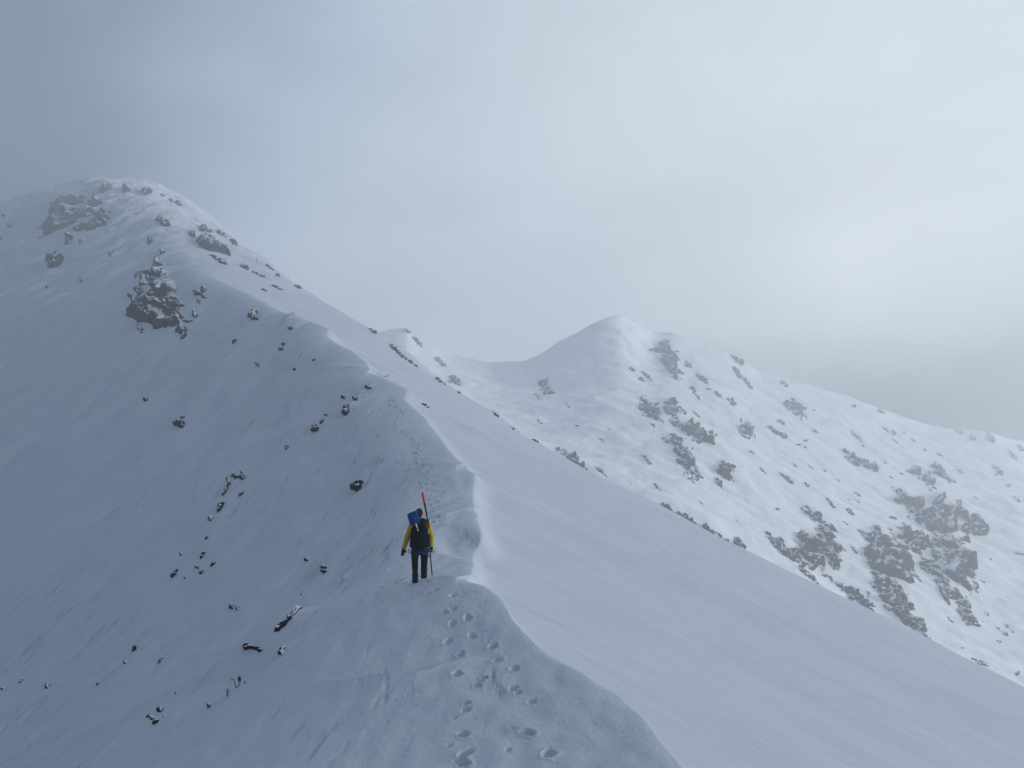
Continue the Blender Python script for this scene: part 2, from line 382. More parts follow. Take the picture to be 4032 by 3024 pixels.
# ------------------------------------------------------------------ ray casting on the height fields
def ray_hit(px, py, fn, t0, t1, n=2000):
    d = dirs(px, py); d = d / np.linalg.norm(d)
    t = np.geomspace(t0, t1, n)
    p = d * t[:, None]
    g = p[:, 2] - fn(p[:, 0], p[:, 1])
    i = np.where(g < 0)[0]
    if len(i) == 0: return None
    i = i[0]
    if i == 0: return d * t[0]
    a, b = t[i - 1], t[i]
    for _ in range(20):
        mth = .5 * (a + b); pp = d * mth
        if pp[2] - fn(pp[:1], pp[1:2])[0] < 0: b = mth
        else: a = mth
    return d * b
def near_hit(px, py): return ray_hit(px, py, near_h, 6, 640)
def far_hit(px, py): return ray_hit(px, py, far_h, 150, 700)

# wind scoops beside the walker, then footprints (both pressed into the height field)
for (px, py, rx, ry, rot, dep) in [(1815, 2135, .8, 2.4, .2, .22), (1700, 2075, 1.1, .22, .05, .05)]:
    h = near_hit(px, py)
    if h is not None: SCOOPS.append((h[0], h[1], rx, ry, rot, dep))
_ll = []
for pts, hh in (([(1600,1843),(1660,1838),(1740,1832),(1800,1837),(1870,1854)], .30), ([(1225,1462),(1330,1452),(1460,1460),(1530,1480),(1595,1512)], .55), ([(1030,1278),(1120,1264),(1200,1266),(1305,1292)], .8),
                ([(1690,2032),(1760,2022),(1880,2008)], .12), ([(740,2990),(830,2940),(960,2860),(1060,2780)], .04), ([(1240,2690),(1450,2668),(1640,2662),(1800,2600),(1900,2590)], .10),
                ([(1240,2330),(1340,2292),(1440,2262),(1540,2235)], .16), ([(1140,2010),(1300,1960),(1480,1930)], .22), ([(1060,1730),(1180,1690),(1330,1640)], .3), ([(1640,2290),(1720,2280),(1800,2277),(1885,2290)], .10)):
    hs = [near_hit(px, py + 6) for px, py in pts]
    hs = sorted([(h[0], h[1]) for h in hs if h is not None])
    _ll.append((np.array([h[0] for h in hs]), np.array([h[1] for h in hs]), hh))
LIPS = _ll
FEET = [(1784,2345,1),(1717,2324,1),(1688,2337,1),(1784,2399,1),(1753,2410,1),(1842,2432,1),(1782,2455,.9),(1859,2504,1),(1766,2525,1.05),(1940,2545,1),(1814,2575,1),
 (1957,2600,1),(2026,2634,1),(1799,2653,1.05),(1905,2670,.85),(1881,2699,.85),(2020,2712,.9),(2040,2727,.8),(2095,2764,1),(1840,2768,.8),(1836,2796,.9),(1825,2892,1.1),(2079,2885,1.15),
 (1833,2967,1.1),(1818,3005,1.1),(2161,2967,1.2),(2001,2952,.6),(1790,2826,.55),(1681,2292,.9),(1580,2289,.9),(1592,2296,.7),(1600,2228,.8),(2022,2868,.4),(1770,2935,.6),
 (1704,2055,1),(1692,2037,.9),(1725,2033,1),(1701,2018,1),(1723,1997,1),(1695,1988,1),(1725,1976,1),(1684,1972,.9),(1709,1961,1.1),(1694,1950,1),(1675,1930,1),(1656,1920,.9),
 (1677,1906,.9),(1651,1905,.9),(1680,1889,.9),(1669,1878,1),(1680,1860,1),(1652,1853,1),(1664,1834,1),(1639,1826,1.1),(1656,1812,1),(1635,1808,1),(1644,1792,1),(1635,1783,1),(1643,1768,1),
 (1641,1755,1),(1643,1747,1),(1626,1738,1),(1619,1726,1),(1595,1716,1),(1603,1702,1),(1577,1699,1),(1558,1693,1),(1553,1686,1),(1549,1677,1),(1559,1675,1),(1553,1665,1),(1557,1655,1),(1562,1644,1),
 (1581,1632,1),(1580,1622,1),(1575,1614,1),(1558,1605,1),(1558,1598,1),(1534,1596,1),(1530,1578,1),(1545,1580,1),(1537,1566,1)]
FOOT = near_hit(1651, 2290); RZ = -math.atan2(FOOT[0], FOOT[1])
_pp = []
for _lx, _ly in ((-.10, .04), (.108, .24)):
    _pp.append((FOOT[0] + _lx * math.cos(RZ) - _ly * math.sin(RZ), FOOT[1] + _lx * math.sin(RZ) + _ly * math.cos(RZ), .115, .10, 0.0, 1.5))
for (px, py, s) in FEET:
    h = near_hit(px, py)
    if h is None: continue
    grow = 1.0 if h[1] < 20 else 1.25
    _pp.append((h[0], h[1], .072 * s * grow, .085 * s * grow * random.uniform(.7, 1.2) * (1 if h[1] < 20 else 2.6), random.uniform(-.6, .6), random.uniform(1.25, 1.9)))
PRINTS = _pp

NEAR = [
 ('twin-pointed rock low on the left below the uppermost dark crag', 217,1025,32,20,-35), ('thin curved rock in the snow between the two biggest crags', 438,990,20,6,110),
 ('small pointed rock standing alone above the tall jagged crag', 590,944,15,8,100), ('dark block beside the skyline on the crown of the summit', 330,699,17,8,5),
 ('pair-like low rock under the summit crown', 415,748,22,10,-20), ('faint low rock in mist on the summit crown', 494,750,14,7,0), ('rock patch in the mist on the upper right shoulder of the summit', 580,752,22,9,-10),
 ('cluster-like rock upper piece right of the broken crag', 628,862,14,10,60), ('flat rock just below the cluster right of the broken crag', 650,884,20,8,10), ('bushy dark rock left of the skyline boulder', 756,922,11,10,60),
 ('upright boulder standing on the skyline right of the summit', 800,898,12,13,90), ('flat dark slab beside the skyline boulder', 826,908,13,5,5), ('long slab lying along the skyline past the boulder', 872,924,24,6,40), ('second slab along the skyline lower down the edge', 922,954,18,5,45),
 ('small twin rock right of the tall jagged crag near its foot', 768,1238,14,8,70), ('small dark rock close above the tall crag foot', 783,1186,9,6,80),
 ('snowy split boulder below the shaded summit shoulder', 996,1243,18,17,60), ('tiny dark stone on bare snow left of the tall crag', 319,1107,7,6,20), ('tiny flat stone far left on the open snow face', 186,1130,5,3,0),
 ('dark stone at the left edge of the misty face', 38,887,8,6,0), ('small misty stone at the left picture edge above', 14,849,8,5,0), ('small misty stone touching the left picture edge', 4,938,7,7,0),
 ('flat triangular slab jutting from the skyline halfway down', 1173,1131,13,5,20), ('low slab on the skyline above the triangular slab', 1093,1082,9,4,40),
 ('small flat stone on the shoulder below the long cornice', 1146,1294,9,4,0), ('upper of two small stones on the shaded shoulder', 1117,1356,8,5,-35), ('lower of two small stones on the shaded shoulder', 1107,1375,9,5,-15),
 ('thin slanting stone alone left of the shoulder', 924,1343,11,5,-40), ('small stone over the snow hump', 1237,1417,7,4,-10), ('small slanting stone below the snow hump', 1160,1455,7,4,-30), ('pale half-buried stone left of the snow hump', 1013,1436,10,6,50),
 ('dark rock capping the snow bump above the tracks', 1449,1525,12,7,15), ('rounded rock half-covered under the bump', 1397,1568,11,10,60), ('pale snow-covered rock left of the rounded rock', 1354,1564,7,9,90),
 ('tall upright brown rock above the footprints', 1361,1616,11,21,10), ('small dark rock at the top of a broken line', 1284,1632,6,7,60), ('thin rock sliver in the broken line', 1266,1660,11,4,-50), ('pointed boulder at the foot of the broken line', 1241,1685,14,14,120),
 ('snowy boulder with dark foot on the open slope left of the line', 709,1670,22,14,-5), ('small flat rock perched above the snowy boulder', 718,1643,9,4,-5), ('pale round stone alone on the left slope', 575,1571,9,9,0),
 ('small rock at the head of a drift streak', 1130,1761,10,5,-60), ('left half of the twin dark rock at the snow lip', 929,1875,10,12,70), ('right half of the twin dark rock at the snow lip', 956,1879,13,11,20), ('tiny stone on top of the twin dark rock', 952,1859,6,5,0),
 ('upper piece of the thin rock spine', 901,1885,14,5,105), ('middle dark piece of the thin rock spine', 891,1924,28,6,115), ('lower dark piece of the thin rock spine', 868,1995,22,7,120), ('round stone at the foot of the thin rock spine', 830,2042,10,8,120),
 ('small slanting stone right of the thin rock spine', 950,1946,12,3,-48), ('snow-crusted boulder left of the red-topped pole', 1406,1918,22,13,-40),
 ('small round rock on the slope left of the walker', 1206,2203,8,8,70), ('dark brown rock left of the walker knees', 1274,2245,13,12,110), ('small stone on a snow lip above the crack', 1187,2340,9,4,8),
 ('top one of the small stones below the spine', 815,2115,11,4,-55), ('dark stone in the middle of the lower left scatter', 797,2187,13,6,-62), ('small double stone in the lower left scatter', 776,2233,11,5,20), ('speckled stone right in the lower left scatter', 838,2222,14,4,-45),
 ('faint stone left in the lower left scatter', 712,2180,8,5,60), ('streak-like stone low in the scatter', 686,2262,18,5,-55), ('tiny reddish stone below the scatter', 728,2276,6,4,-55), ('low stone at the bottom of the scatter', 792,2254,10,4,-40),
 ('half-buried grey stone above the long crack', 913,2388,11,8,100), ('small grey stone next to the half-buried one', 934,2396,8,7,90),
 ('short slanting black rock right of the slab end', 1111,2560,22,6,-50), ('black top stone of the snowy group low on the left', 629,2796,11,9,-10), ('wedge-shaped stone of the snowy group low on the left', 594,2823,17,9,30),
 ('thin standing stone right of the snowy group', 646,2814,10,3,100), ('small curved stone at the bottom of the snowy group', 613,2842,12,7,-30), ('small dark stone below the dry stalks', 823,2778,9,7,-50),
 ('small block alone at the far lower left', 187,2699,12,7,-60), ('narrow stone alone mid lower left', 528,2554,9,5,-40), ('thin broken stone beneath the narrow stone', 494,2606,12,4,-55), ('small stone with drift tail left of the slab end', 634,2597,10,5,-60),
 ('faint speckled stone near the left edge low down', 84,2680,14,4,-50), ('small stone at the left edge low down', 10,2711,7,5,-40), ('thin stone in a drift streak at lower left', 386,2690,12,3,-65), ('tiny stone at the tail of a drift line', 692,2729,5,3,0),
]
_dd = []
for (_lb, _x, _y, _hl, _hw, _dg) in NEAR:
    _h = near_hit(_x, _y + min(_hl, _hw) * .3)
    if _h is None or _h[1] > 120: continue
    _r = max(_hl, _hw) * np.linalg.norm(_h) / FPX
    _dd.append((_h[0], _h[1] + .2 * _r, _r * 1.5, _r * .42))
for _x, _y in ((1130, 2440), (1000, 2550), (1030, 2545)):
    _h = near_hit(_x, _y); _dd.append((_h[0], _h[1], .9, .22))
DRIFTS = _dd

# ------------------------------------------------------------------ near ridge mesh
def spaced(a, b, f):
    v = [a]
    while v[-1] < b: v.append(v[-1] + f(v[-1]))
    return np.array(v)
rows = np.concatenate([np.arange(-28, 6, .5), spaced(6, 640, lambda y: .06 if y < 9.5 else .035 if y < 19.5 else .0018 * y + .004 if y < 62 else min(.0045 * y, 1.6))])
ulane = np.linspace(-1, 1, 231)
lane_l, lane_r = 5.6, 1.6
NL, NR = 150, 130
def row_x(Y):
    sc = np.clip(Y / 22, 1, 7)
    xc = T(XC, Y)
    lane = np.concatenate([np.linspace(-lane_l, 0, 190)[:-1], np.linspace(0, lane_r, 50)])
    lft = -(lane_l + (1 - np.cos(0)) + np.cumsum(.03 * 1.0 + np.geomspace(.03, 1.0, NL)))[::-1]
    rgt = lane_r + np.cumsum(np.geomspace(.035, 1.6, NR))
    g = np.concatenate([lft, lane, rgt])
    # stretch the lane with distance, keep the far ends
    s = np.where(g < 0, 1.0, 1.0)
    end_l, end_r = 190.0 + 0 * Y, 70.0
    k = np.clip(.75 + Y / 60, .9, 3.0)
    gx = g * k
    return gx + xc
gcols = np.stack([row_x(y) for y in rows])
gY = np.repeat(rows[:, None], gcols.shape[1], 1)
gz = near_h(gcols.ravel(), gY.ravel()).reshape(gY.shape)
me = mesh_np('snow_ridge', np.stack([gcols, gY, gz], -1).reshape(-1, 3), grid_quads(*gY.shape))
ridge = tag(link('snow_ridge_terrain', me, SNOW_SHADED, smooth=True), kind='structure')
print('RIDGE', gY.shape, gcols.min(), gcols.max(), gz.min(), gz.max())

# ------------------------------------------------------------------ far mountain mesh
faz = np.linspace(R(-22), R(52), 700)
fr_ = np.concatenate([np.arange(110, 180, 4), np.arange(180, 560, 1.1), np.arange(560, 842, 2.0)])
A, RR = np.meshgrid(faz, fr_)
fx, fy = RR * np.sin(A), RR * np.cos(A)
fz = np.maximum(far_h(fx.ravel(), fy.ravel()).reshape(fx.shape), -118)
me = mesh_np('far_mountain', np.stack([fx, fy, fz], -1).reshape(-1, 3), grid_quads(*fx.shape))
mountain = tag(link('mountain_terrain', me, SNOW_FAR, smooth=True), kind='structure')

# valley floor under everything
g = 845.0
n = 24
gx, gy = np.meshgrid(np.linspace(-g, g, n), np.linspace(-g, g, n))
me = mesh_np('valley', np.stack([gx, gy, -112 + 3 * perlin(gx * .004, gy * .004, 5)], -1).reshape(-1, 3), grid_quads(n, n))
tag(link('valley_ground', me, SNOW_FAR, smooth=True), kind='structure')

# ------------------------------------------------------------------ haze
def box_mesh(name, lo, hi):
    x0, y0, z0 = lo; x1, y1, z1 = hi
    v = [(x0, y0, z0), (x1, y0, z0), (x1, y1, z0), (x0, y1, z0), (x0, y0, z1), (x1, y0, z1), (x1, y1, z1), (x0, y1, z1)]
    f = [(0, 3, 2, 1), (4, 5, 6, 7), (0, 1, 5, 4), (1, 2, 6, 5), (2, 3, 7, 6), (3, 0, 4, 7)]
    m = bpy.data.meshes.new(name); m.from_pydata(v, [], f); m.update(); return m
hm = bpy.data.materials.new('haze'); hm.use_nodes = True; t = hm.node_tree; t.nodes.clear()
pv = N(t, 'ShaderNodeVolumePrincipled'); pv.inputs['Color'].default_value = (.93, .96, 1.0, 1); pv.inputs['Density'].default_value = HAZE_DENSITY; pv.inputs['Anisotropy'].default_value = 0.35
om = N(t, 'ShaderNodeOutputMaterial'); t.links.new(pv.outputs[0], om.inputs['Volume'])
top = max(gz.max(), fz.max()) + 4
print('TOP', gz.max(), fz.max())
haze = tag(link('haze', box_mesh('haze', (-850, -850, -118), (850, 850, top)), hm), kind='stuff')

# ------------------------------------------------------------------ rocks that stand out of the snow
def smooth_normal(fn, x, y, e):
    dx = (fn(np.array([x + e]), np.array([y]), False) - fn(np.array([x - e]), np.array([y]), False))[0] / (2 * e)
    dy = (fn(np.array([x]), np.array([y + e]), False) - fn(np.array([x]), np.array([y - e]), False))[0] / (2 * e)
    n = np.array([-dx, -dy, 1.0]); return n / np.linalg.norm(n)
def poly_sdf(P, u, v):
    """signed distance, positive inside"""
    d = np.full(u.shape, 1e9); inside = np.zeros(u.shape, bool)
    n = len(P)
    for i in range(n):
        a, b = P[i], P[(i + 1) % n]
        e = b - a; wu, wv = u - a[0], v - a[1]
        tt = np.clip((wu * e[0] + wv * e[1]) / max(e @ e, 1e-9), 0, 1)
        d = np.minimum(d, np.hypot(wu - tt * e[0], wv - tt * e[1]))
        c1 = (a[1] <= v) != (b[1] <= v)
        with np.errstate(divide='ignore', invalid='ignore'):
            xi = a[0] + (v - a[1]) * e[0] / (e[1] if e[1] != 0 else 1e-9)
        inside ^= c1 & (u < xi)
    return np.where(inside, d, -d)
def ell(px, py, hl, hw, deg, n=14, jit=.16, seed=0):
    r_ = np.random.default_rng(int(px * 7 + py * 13 + seed))
    a = np.linspace(0, 2 * math.pi, n, endpoint=False)
    k = 1 + jit * r_.standard_normal(n)
    x, y = hl * np.cos(a) * k, hw * np.sin(a) * k
    c, s_ = math.cos(R(deg)), math.sin(R(deg))
    return np.stack([px + x * c - y * s_, py + x * s_ + y * c], -1)
def outcrop_mesh(name, poly, hit, fn, rough=.55, relief=.8, cells=9, grain_deg=60, sink=.0, broken=.0, seed=0, grain=.2, ragged=.22, step=2.0, lean=.35):
    """poly: outline in photo pixels; the outline is carried to the slope as a real outline there, and a blocky relief is raised along it.
       returns (mesh, origin)"""
    r_ = np.random.default_rng(seed + int(poly[0, 0] * 3 + poly[0, 1] * 5))
    c = np.asarray(hit, float)
    D = np.linalg.norm(c); look = -c / D
    size = max(np.ptp(poly[:, 0]), np.ptp(poly[:, 1])) * D / FPX
    n = smooth_normal(fn, c[0], c[1], max(size * .5, .3))
    k = max(0.0, .42 - float(n @ look)); nn = n + look * k * 1.1; nn /= np.linalg.norm(nn)
    ax = np.cross([0, 0, 1.0], nn); ax /= np.linalg.norm(ax)
    if ax @ np.array([1.0, 0, 0]) < 0: ax = -ax
    ay = np.cross(nn, ax)
    if ay[2] < 0: ay = -ay
    dd = dirs(poly[:, 0], poly[:, 1]); tt = (c @ nn) / (dd @ nn)
    q = dd * tt[:, None] - c
    P = np.stack([q @ ax, q @ ay], -1)
    cen = P.mean(0)
    lo, hi = P.min(0), P.max(0); ext = hi - lo
    msize = math.sqrt(max(ext[0] * ext[1], 1e-6))
    pad = .16 * msize
    pxm = D / FPX * step * 2.0
    nu = int(np.clip((ext[0] + 2 * pad) / pxm, 9, 84)); nv = int(np.clip((ext[1] + 2 * pad) / pxm, 9, 84))
    u, v = np.meshgrid(np.linspace(lo[0] - pad, hi[0] + pad, nu), np.linspace(lo[1] - pad, hi[1] + pad, nv))
    u = u + r_.uniform(-.3, .3, u.shape) * (ext[0] / nu); v = v + r_.uniform(-.3, .3, v.shape) * (ext[1] / nv)
    wu = u + .10 * msize * perlin(u / msize * 3.1 + seed, v / msize * 3.1, 3); wv = v + .10 * msize * perlin(u / msize * 3.1, v / msize * 3.1 + seed, 4)
    sd = poly_sdf(P, wu, wv)
    half = max(sd.max(), 1e-3)
    env = np.clip(sd / half, -1.2, 1)
    # blocks: nearest seed in a stretched metric, each with its own level and tilt
    S = np.stack([r_.uniform(lo[0] - pad, hi[0] + pad, cells), r_.uniform(lo[1] - pad, hi[1] + pad, cells)], -1)
    gd = R(grain_deg); gu, gv = math.cos(gd), -math.sin(gd)
    best = np.full(u.shape, 1e9); lev = np.zeros(u.shape)
    for sx, sy in S:
        a_ = ((wu - sx) * gu + (wv - sy) * gv) / 1.9; b_ = -(wu - sx) * gv + (wv - sy) * gu
        dd_ = a_ * a_ + b_ * b_
        tl = r_.uniform(-.9, .9, 2); h0 = r_.uniform(-.55, .5)
        l_ = h0 + (tl[0] * (wu - sx) + tl[1] * (wv - sy)) / msize * 1.6
        m_ = dd_ < best
        best = np.where(m_, dd_, best); lev = np.where(m_, l_, lev)
    f1 = fbm(u / msize * 4 + seed * 3.3, v / msize * 4, 4, 17 + seed)
    gr = perlin((u * gu + v * gv) / msize * 2.5, (-u * gv + v * gu) / msize * 11, 23 + seed)
    edge = np.clip(env * 3.2, -1.4, 1.0)
    hgt = (edge * .55 + .30 * np.clip(env, 0, 1) + rough * lev * np.clip(env * 3 + .4, 0, 1) + ragged * f1 + grain * gr - broken) * half * relief - sink
    hgt = np.where(env < -.35, np.minimum(hgt, -.10 * half * relief), hgt)
    base = (c + ax * u[..., None] + ay * v[..., None]).reshape(-1, 3)
    ln = np.linalg.norm(base, axis=1); dr = base / ln[:, None]; tq = ln.copy()
    for _ in range(7):                                   # slide the outline on to the slope itself
        q3 = dr * tq[:, None]
        gap = q3[:, 2] - fn(q3[:, 0], q3[:, 1])
        rate = (dr @ n) / n[2]
        tq = np.clip(tq - gap / np.minimum(rate, -.10), ln - 1.2 * size, ln + 1.2 * size)
    q3 = dr * tq[:, None]
    q3[:, 2] = fn(q3[:, 0], q3[:, 1])
    pos = q3.reshape(u.shape + (3,))
    out = n * (1 - lean) + look * lean; out /= np.linalg.norm(out)
    pos = pos + out * hgt[..., None]
    quads = grid_quads(nv, nu)
    keep = (hgt.ravel()[quads] > -.12 * half * relief).any(1)
    quads = quads[keep]
    if len(quads) == 0: return None
    used = np.unique(quads); mp_ = np.full(nu * nv, -1); mp_[used] = np.arange(len(used))
    co = pos.reshape(-1, 3)[used] - c
    return mesh_np(name, co, mp_[quads]), c
ROCKS_MISSED = []
def rock(name, label, cat, group, poly, fn, mat, parent=None, at=None, **kw):
    cx, cy = (poly[:, 0].min() + poly[:, 0].max()) / 2, (poly[:, 1].min() + poly[:, 1].max()) / 2
    if at is not None: cx, cy = at
    h = near_hit(cx, cy) if fn is near_h else far_hit(cx, cy)
    if h is None: ROCKS_MISSED.append((cx, cy)); return None
    r_ = outcrop_mesh(name, poly, h, fn, **kw)
    if r_ is None: ROCKS_MISSED.append((cx, cy)); return None
    me_, c = r_
    if parent is None:
        return tag(link(name, me_, mat, loc=c), label, cat, group)
    return link(name, me_, mat, parent=parent, loc=Vector(c) - parent.location)
def P_(*a): return np.array(a, float)

# crags on the summit face: each one a thing made of rock slabs
def crag(label, cx, cy, pieces, group='broken crags on the summit face', mat=None, **kw):
    h = near_hit(cx, cy)
    e = tag(empty('crag', h), label, 'crag', group)
    for i, p in enumerate(pieces):
        kk = dict(step=1.3); kk.update(kw); pl = p
        if isinstance(p, tuple): pl, k2 = p; kk.update(k2)
        pl = pl.mean(0) + (pl - pl.mean(0)) * 1.2
        rock('rock_block', None, None, None, pl, near_h, mat or ROCK_CRAG, parent=e, seed=i + 1, **kk)
    return e
def sc(x0, y0, k, pts): return np.array([(x0 + a / k, y0 + b / k) for a, b in pts], float)
A_ = lambda *pts: sc(150, 700, 5.53, pts)
crag('solid dark crag leaning left, uppermost big crag under the misty summit', 250, 850, [
    (A_((440,430),(660,350),(760,350),(860,420),(980,470),(990,560),(870,700),(860,800),(680,1060),(560,1140),(330,1220),(130,1240),(120,1050),(180,950),(330,700),(380,600),(330,640),(390,480)), dict(cells=14, relief=.45, rough=.4))],
    grain_deg=55)
crag('broken snow-streaked crag just right of the uppermost solid dark crag', 350, 850, [
    A_((1220,330),(1270,320),(1290,420),(1330,480),(1380,560),(1320,640),(1200,720),(1110,700),(1080,600),(1190,450)),
    A_((980,780),(1180,740),(1210,770),(1080,880),(900,890)),
    A_((1230,800),(1350,720),(1500,830),(1480,950),(1370,1060),(1290,1080),(1210,1190),(1100,1140),(1110,1020),(1220,900)),
    A_((790,1080),(920,1020),(1070,1000),(1030,1090),(850,1160),(790,1140)),
    A_((650,1110),(740,1220),(720,1390),(610,1430),(600,1260)),
    A_((920,1310),(980,1310),(980,1370),(930,1420),(900,1390))], grain_deg=60, cells=7)
B_ = lambda *pts: sc(480, 950, 4.147, pts)
crag('tall jagged crag of dark slabs streaked with snow, largest on the summit face', 620, 1160, [
    (B_((610,110),(690,180),(650,380),(660,560),(760,680),(850,840),(930,960),(1020,1060),(1060,1180),(1050,1420),(1010,1550),(900,1520),(830,1330),(730,1330),(600,1370),(470,1310),(370,1230),(300,1120),(200,1060),(160,900),(210,780),(290,690),(320,520),(420,470),(510,400),(540,280)), dict(relief=.17, cells=30, rough=.7, broken=.22, grain=.6, ragged=.7)),
    B_((610,100),(640,140),(700,170),(700,250),(640,230),(610,180)),
    B_((575,230),(600,270),(615,400),(590,410),(570,350),(520,400),(525,290)),
    B_((380,480),(460,500),(540,460),(640,450),(640,550),(560,570),(480,560),(400,540)),
    B_((330,490),(345,560),(440,570),(455,640),(410,700),(370,720),(290,700),(300,620)),
    (B_((510,590),(640,650),(690,780),(740,900),(770,1020),(680,1000),(600,930),(480,940),(470,800),(500,700)), dict(relief=1.0)),
    (B_((690,650),(760,700),(830,840),(890,900),(860,980),(780,880),(720,800),(670,710)), dict(relief=1.0)),
    (B_((590,950),(700,980),(850,980),(870,1050),(840,1150),(790,1190),(710,1140),(640,1040)), dict(relief=1.1)),
    (B_((390,900),(470,950),(540,1010),(600,1000),(650,1120),(720,1240),(720,1310),(640,1380),(540,1380),(440,1320),(360,1240),(340,1100),(380,1030)), dict(relief=1.1, cells=12)),
    B_((115,870),(240,910),(270,1000),(230,1040),(140,1080),(140,970)),
    B_((200,740),(260,740),(310,830),(290,860),(220,800)),
    B_((90,1190),(120,1140),(230,1130),(260,1080),(310,1110),(340,1210),(310,1240),(260,1290),(270,1180)),
    B_((235,1380),(265,1320),(300,1450),(270,1455)), B_((320,1360),(350,1400),(365,1470),(330,1500),(310,1480)),
    (B_((860,1180),(940,1240),(1030,1380),(1040,1460),(1050,1510),(960,1560),(880,1500),(900,1380),(850,1250)), dict(relief=1.0)),
    B_((880,1110),(980,1180),(1110,1330),(1080,1350),(980,1270),(890,1190)),
    B_((890,1040),(960,990),(1070,1080),(1010,1060),(890,1070))], grain_deg=62, cells=6, rough=.4)
E_ = lambda *pts: sc(0, 600, 2.074, pts)
crag('brownish rock face just below the skyline right of the summit', 845, 1000, [
    E_((1640,720),(1690,730),(1760,750),(1830,780),(1860,830),(1790,820),(1740,850),(1690,800),(1640,790)),
    E_((1720,840),(1790,870),(1850,900),(1840,925),(1800,920)), E_((1790,880),(1850,890),(1840,930),(1800,925))], grain_deg=35, cells=6)
crag('low rock ledges right of the tall jagged crag', 783, 1150, [
    E_((1570,1120),(1640,1140),(1650,1165),(1600,1165)), E_((1640,1110),(1690,1100),(1670,1145),(1645,1140)),
    E_((1640,1155),(1680,1160),(1690,1190),(1650,1185))], grain_deg=30, cells=4)

# single boulders of the near ridge: label, x, y, half length, half width, angle in the picture
for i, (lb, x, y, hl, hw, dg) in enumerate(NEAR):
    big = y < 1150
    rock('boulder' if max(hl, hw) > 12 else 'rock', lb, 'rock', 'single rocks along the near ridge', ell(x, y, hl * 1.15, hw * 1.15, dg, seed=i), near_h, ROCK_CRAG if big else ROCK_NEAR,
         cells=4, relief=1.3, rough=.22, grain=.10, grain_deg=-dg, seed=i, step=1.0, at=(x, y + min(hw, hl) * .3))
# long dark undercut and the slab end below the walker
rock('rock', 'long black rock ledge showing along a crack in the snow', 'rock', 'single rocks along the near ridge',
     sc(900, 2300, 4.74, [(830,905),(930,790),(1060,680),(1180,560),(1210,490),(1330,390),(1380,430),(1290,520),(1210,610),(1090,740),(1050,780),(940,880),(900,900)]), near_h, ROCK_NEAR, cells=8, relief=1.2, grain_deg=45, step=1.1)
rock('rock', 'blunt black slab end jutting left out of the snow below the crack', 'rock', 'single rocks along the near ridge',
     sc(900, 2300, 4.74, [(265,1150),(330,1105),(440,1130),(600,1160),(655,1240),(580,1270),(430,1225),(290,1215)]), near_h, ROCK_NEAR, cells=6, relief=1.6, grain_deg=-12, step=1.1)

# rocks along the edge where the lee flank drops away
EDGE = [(1470,1304,14,6,40),(1548,1366,18,7,50),(1574,1392,18,6,45),(1594,1408,10,5,40),(1616,1424,10,4,40),(1636,1437,9,4,30),(1728,1494,16,5,40),(1748,1508,9,4,45),(1806,1544,8,3,20),(1876,1574,14,6,40),(1950,1630,14,4,45),(2015,1684,10,4,40),(2110,1735,12,4,30),
        (1670,1593,9,3,25),(1683,1602,6,3,30),(1034,1086,11,5,10),(1040,1141,11,4,25),(1085,1128,14,4,25),(1105,1137,9,4,20),(960,1050,16,6,30),(1005,1072,12,5,30),(1060,1050,18,4,42),(700,800,14,5,40),(672,786,9,5,40),(640,768,9,4,30)]
EDGE_LB = ['first dark rock on the lee edge beside the low far hump', 'long rocky strip on the lee edge opposite the far hump', 'rocky strip on the lee edge just below the long one', 'dark end of the rocky strips on the lee edge',
 'small flat rock on the lee edge past the rocky strips', 'smaller flat rock on the lee edge further down', 'flat rock on the lee edge level with the snow bump', 'small rock touching the flat one level with the snow bump', 'sliver of rock on the lee edge facing the twin rocks',
 'rock where the lee edge bends above the red-topped pole', 'thin rock on the lee edge after the bend', 'short thin rock on the lee edge halfway down', 'thin rock on the lee edge just before the speckled crag', 'faint broken streak of stones on the bright flank beside the tracks', 'tiny stone below the faint broken streak beside the tracks',
 'faint low rock in the bright shoulder under the brownish face', 'faint rocks in the bright shoulder above the shade line', 'skyline rock low down past the triangular slab approach', 'skyline sliver right above the triangular slab', 'misty rock on the skyline above the thin post', 'misty rock on the skyline right beside the thin post',
 'long faint rock on the skyline below the thin post', 'misty skyline rock on the upper right edge of the summit', 'smaller misty skyline rock near the top of the right edge', 'highest misty rock on the right edge of the summit']
for i, (x, y, hl, hw, dg) in enumerate(EDGE):
    rock('rock', EDGE_LB[i], 'rock', 'rocks along the lee edge', ell(x, y, hl * 1.2, hw * 1.2, dg, seed=i), near_h, ROCK_CRAG, cells=4, relief=1.0, rough=.3, grain_deg=-dg, seed=i, step=1.0, at=(x - 2, y + 5))

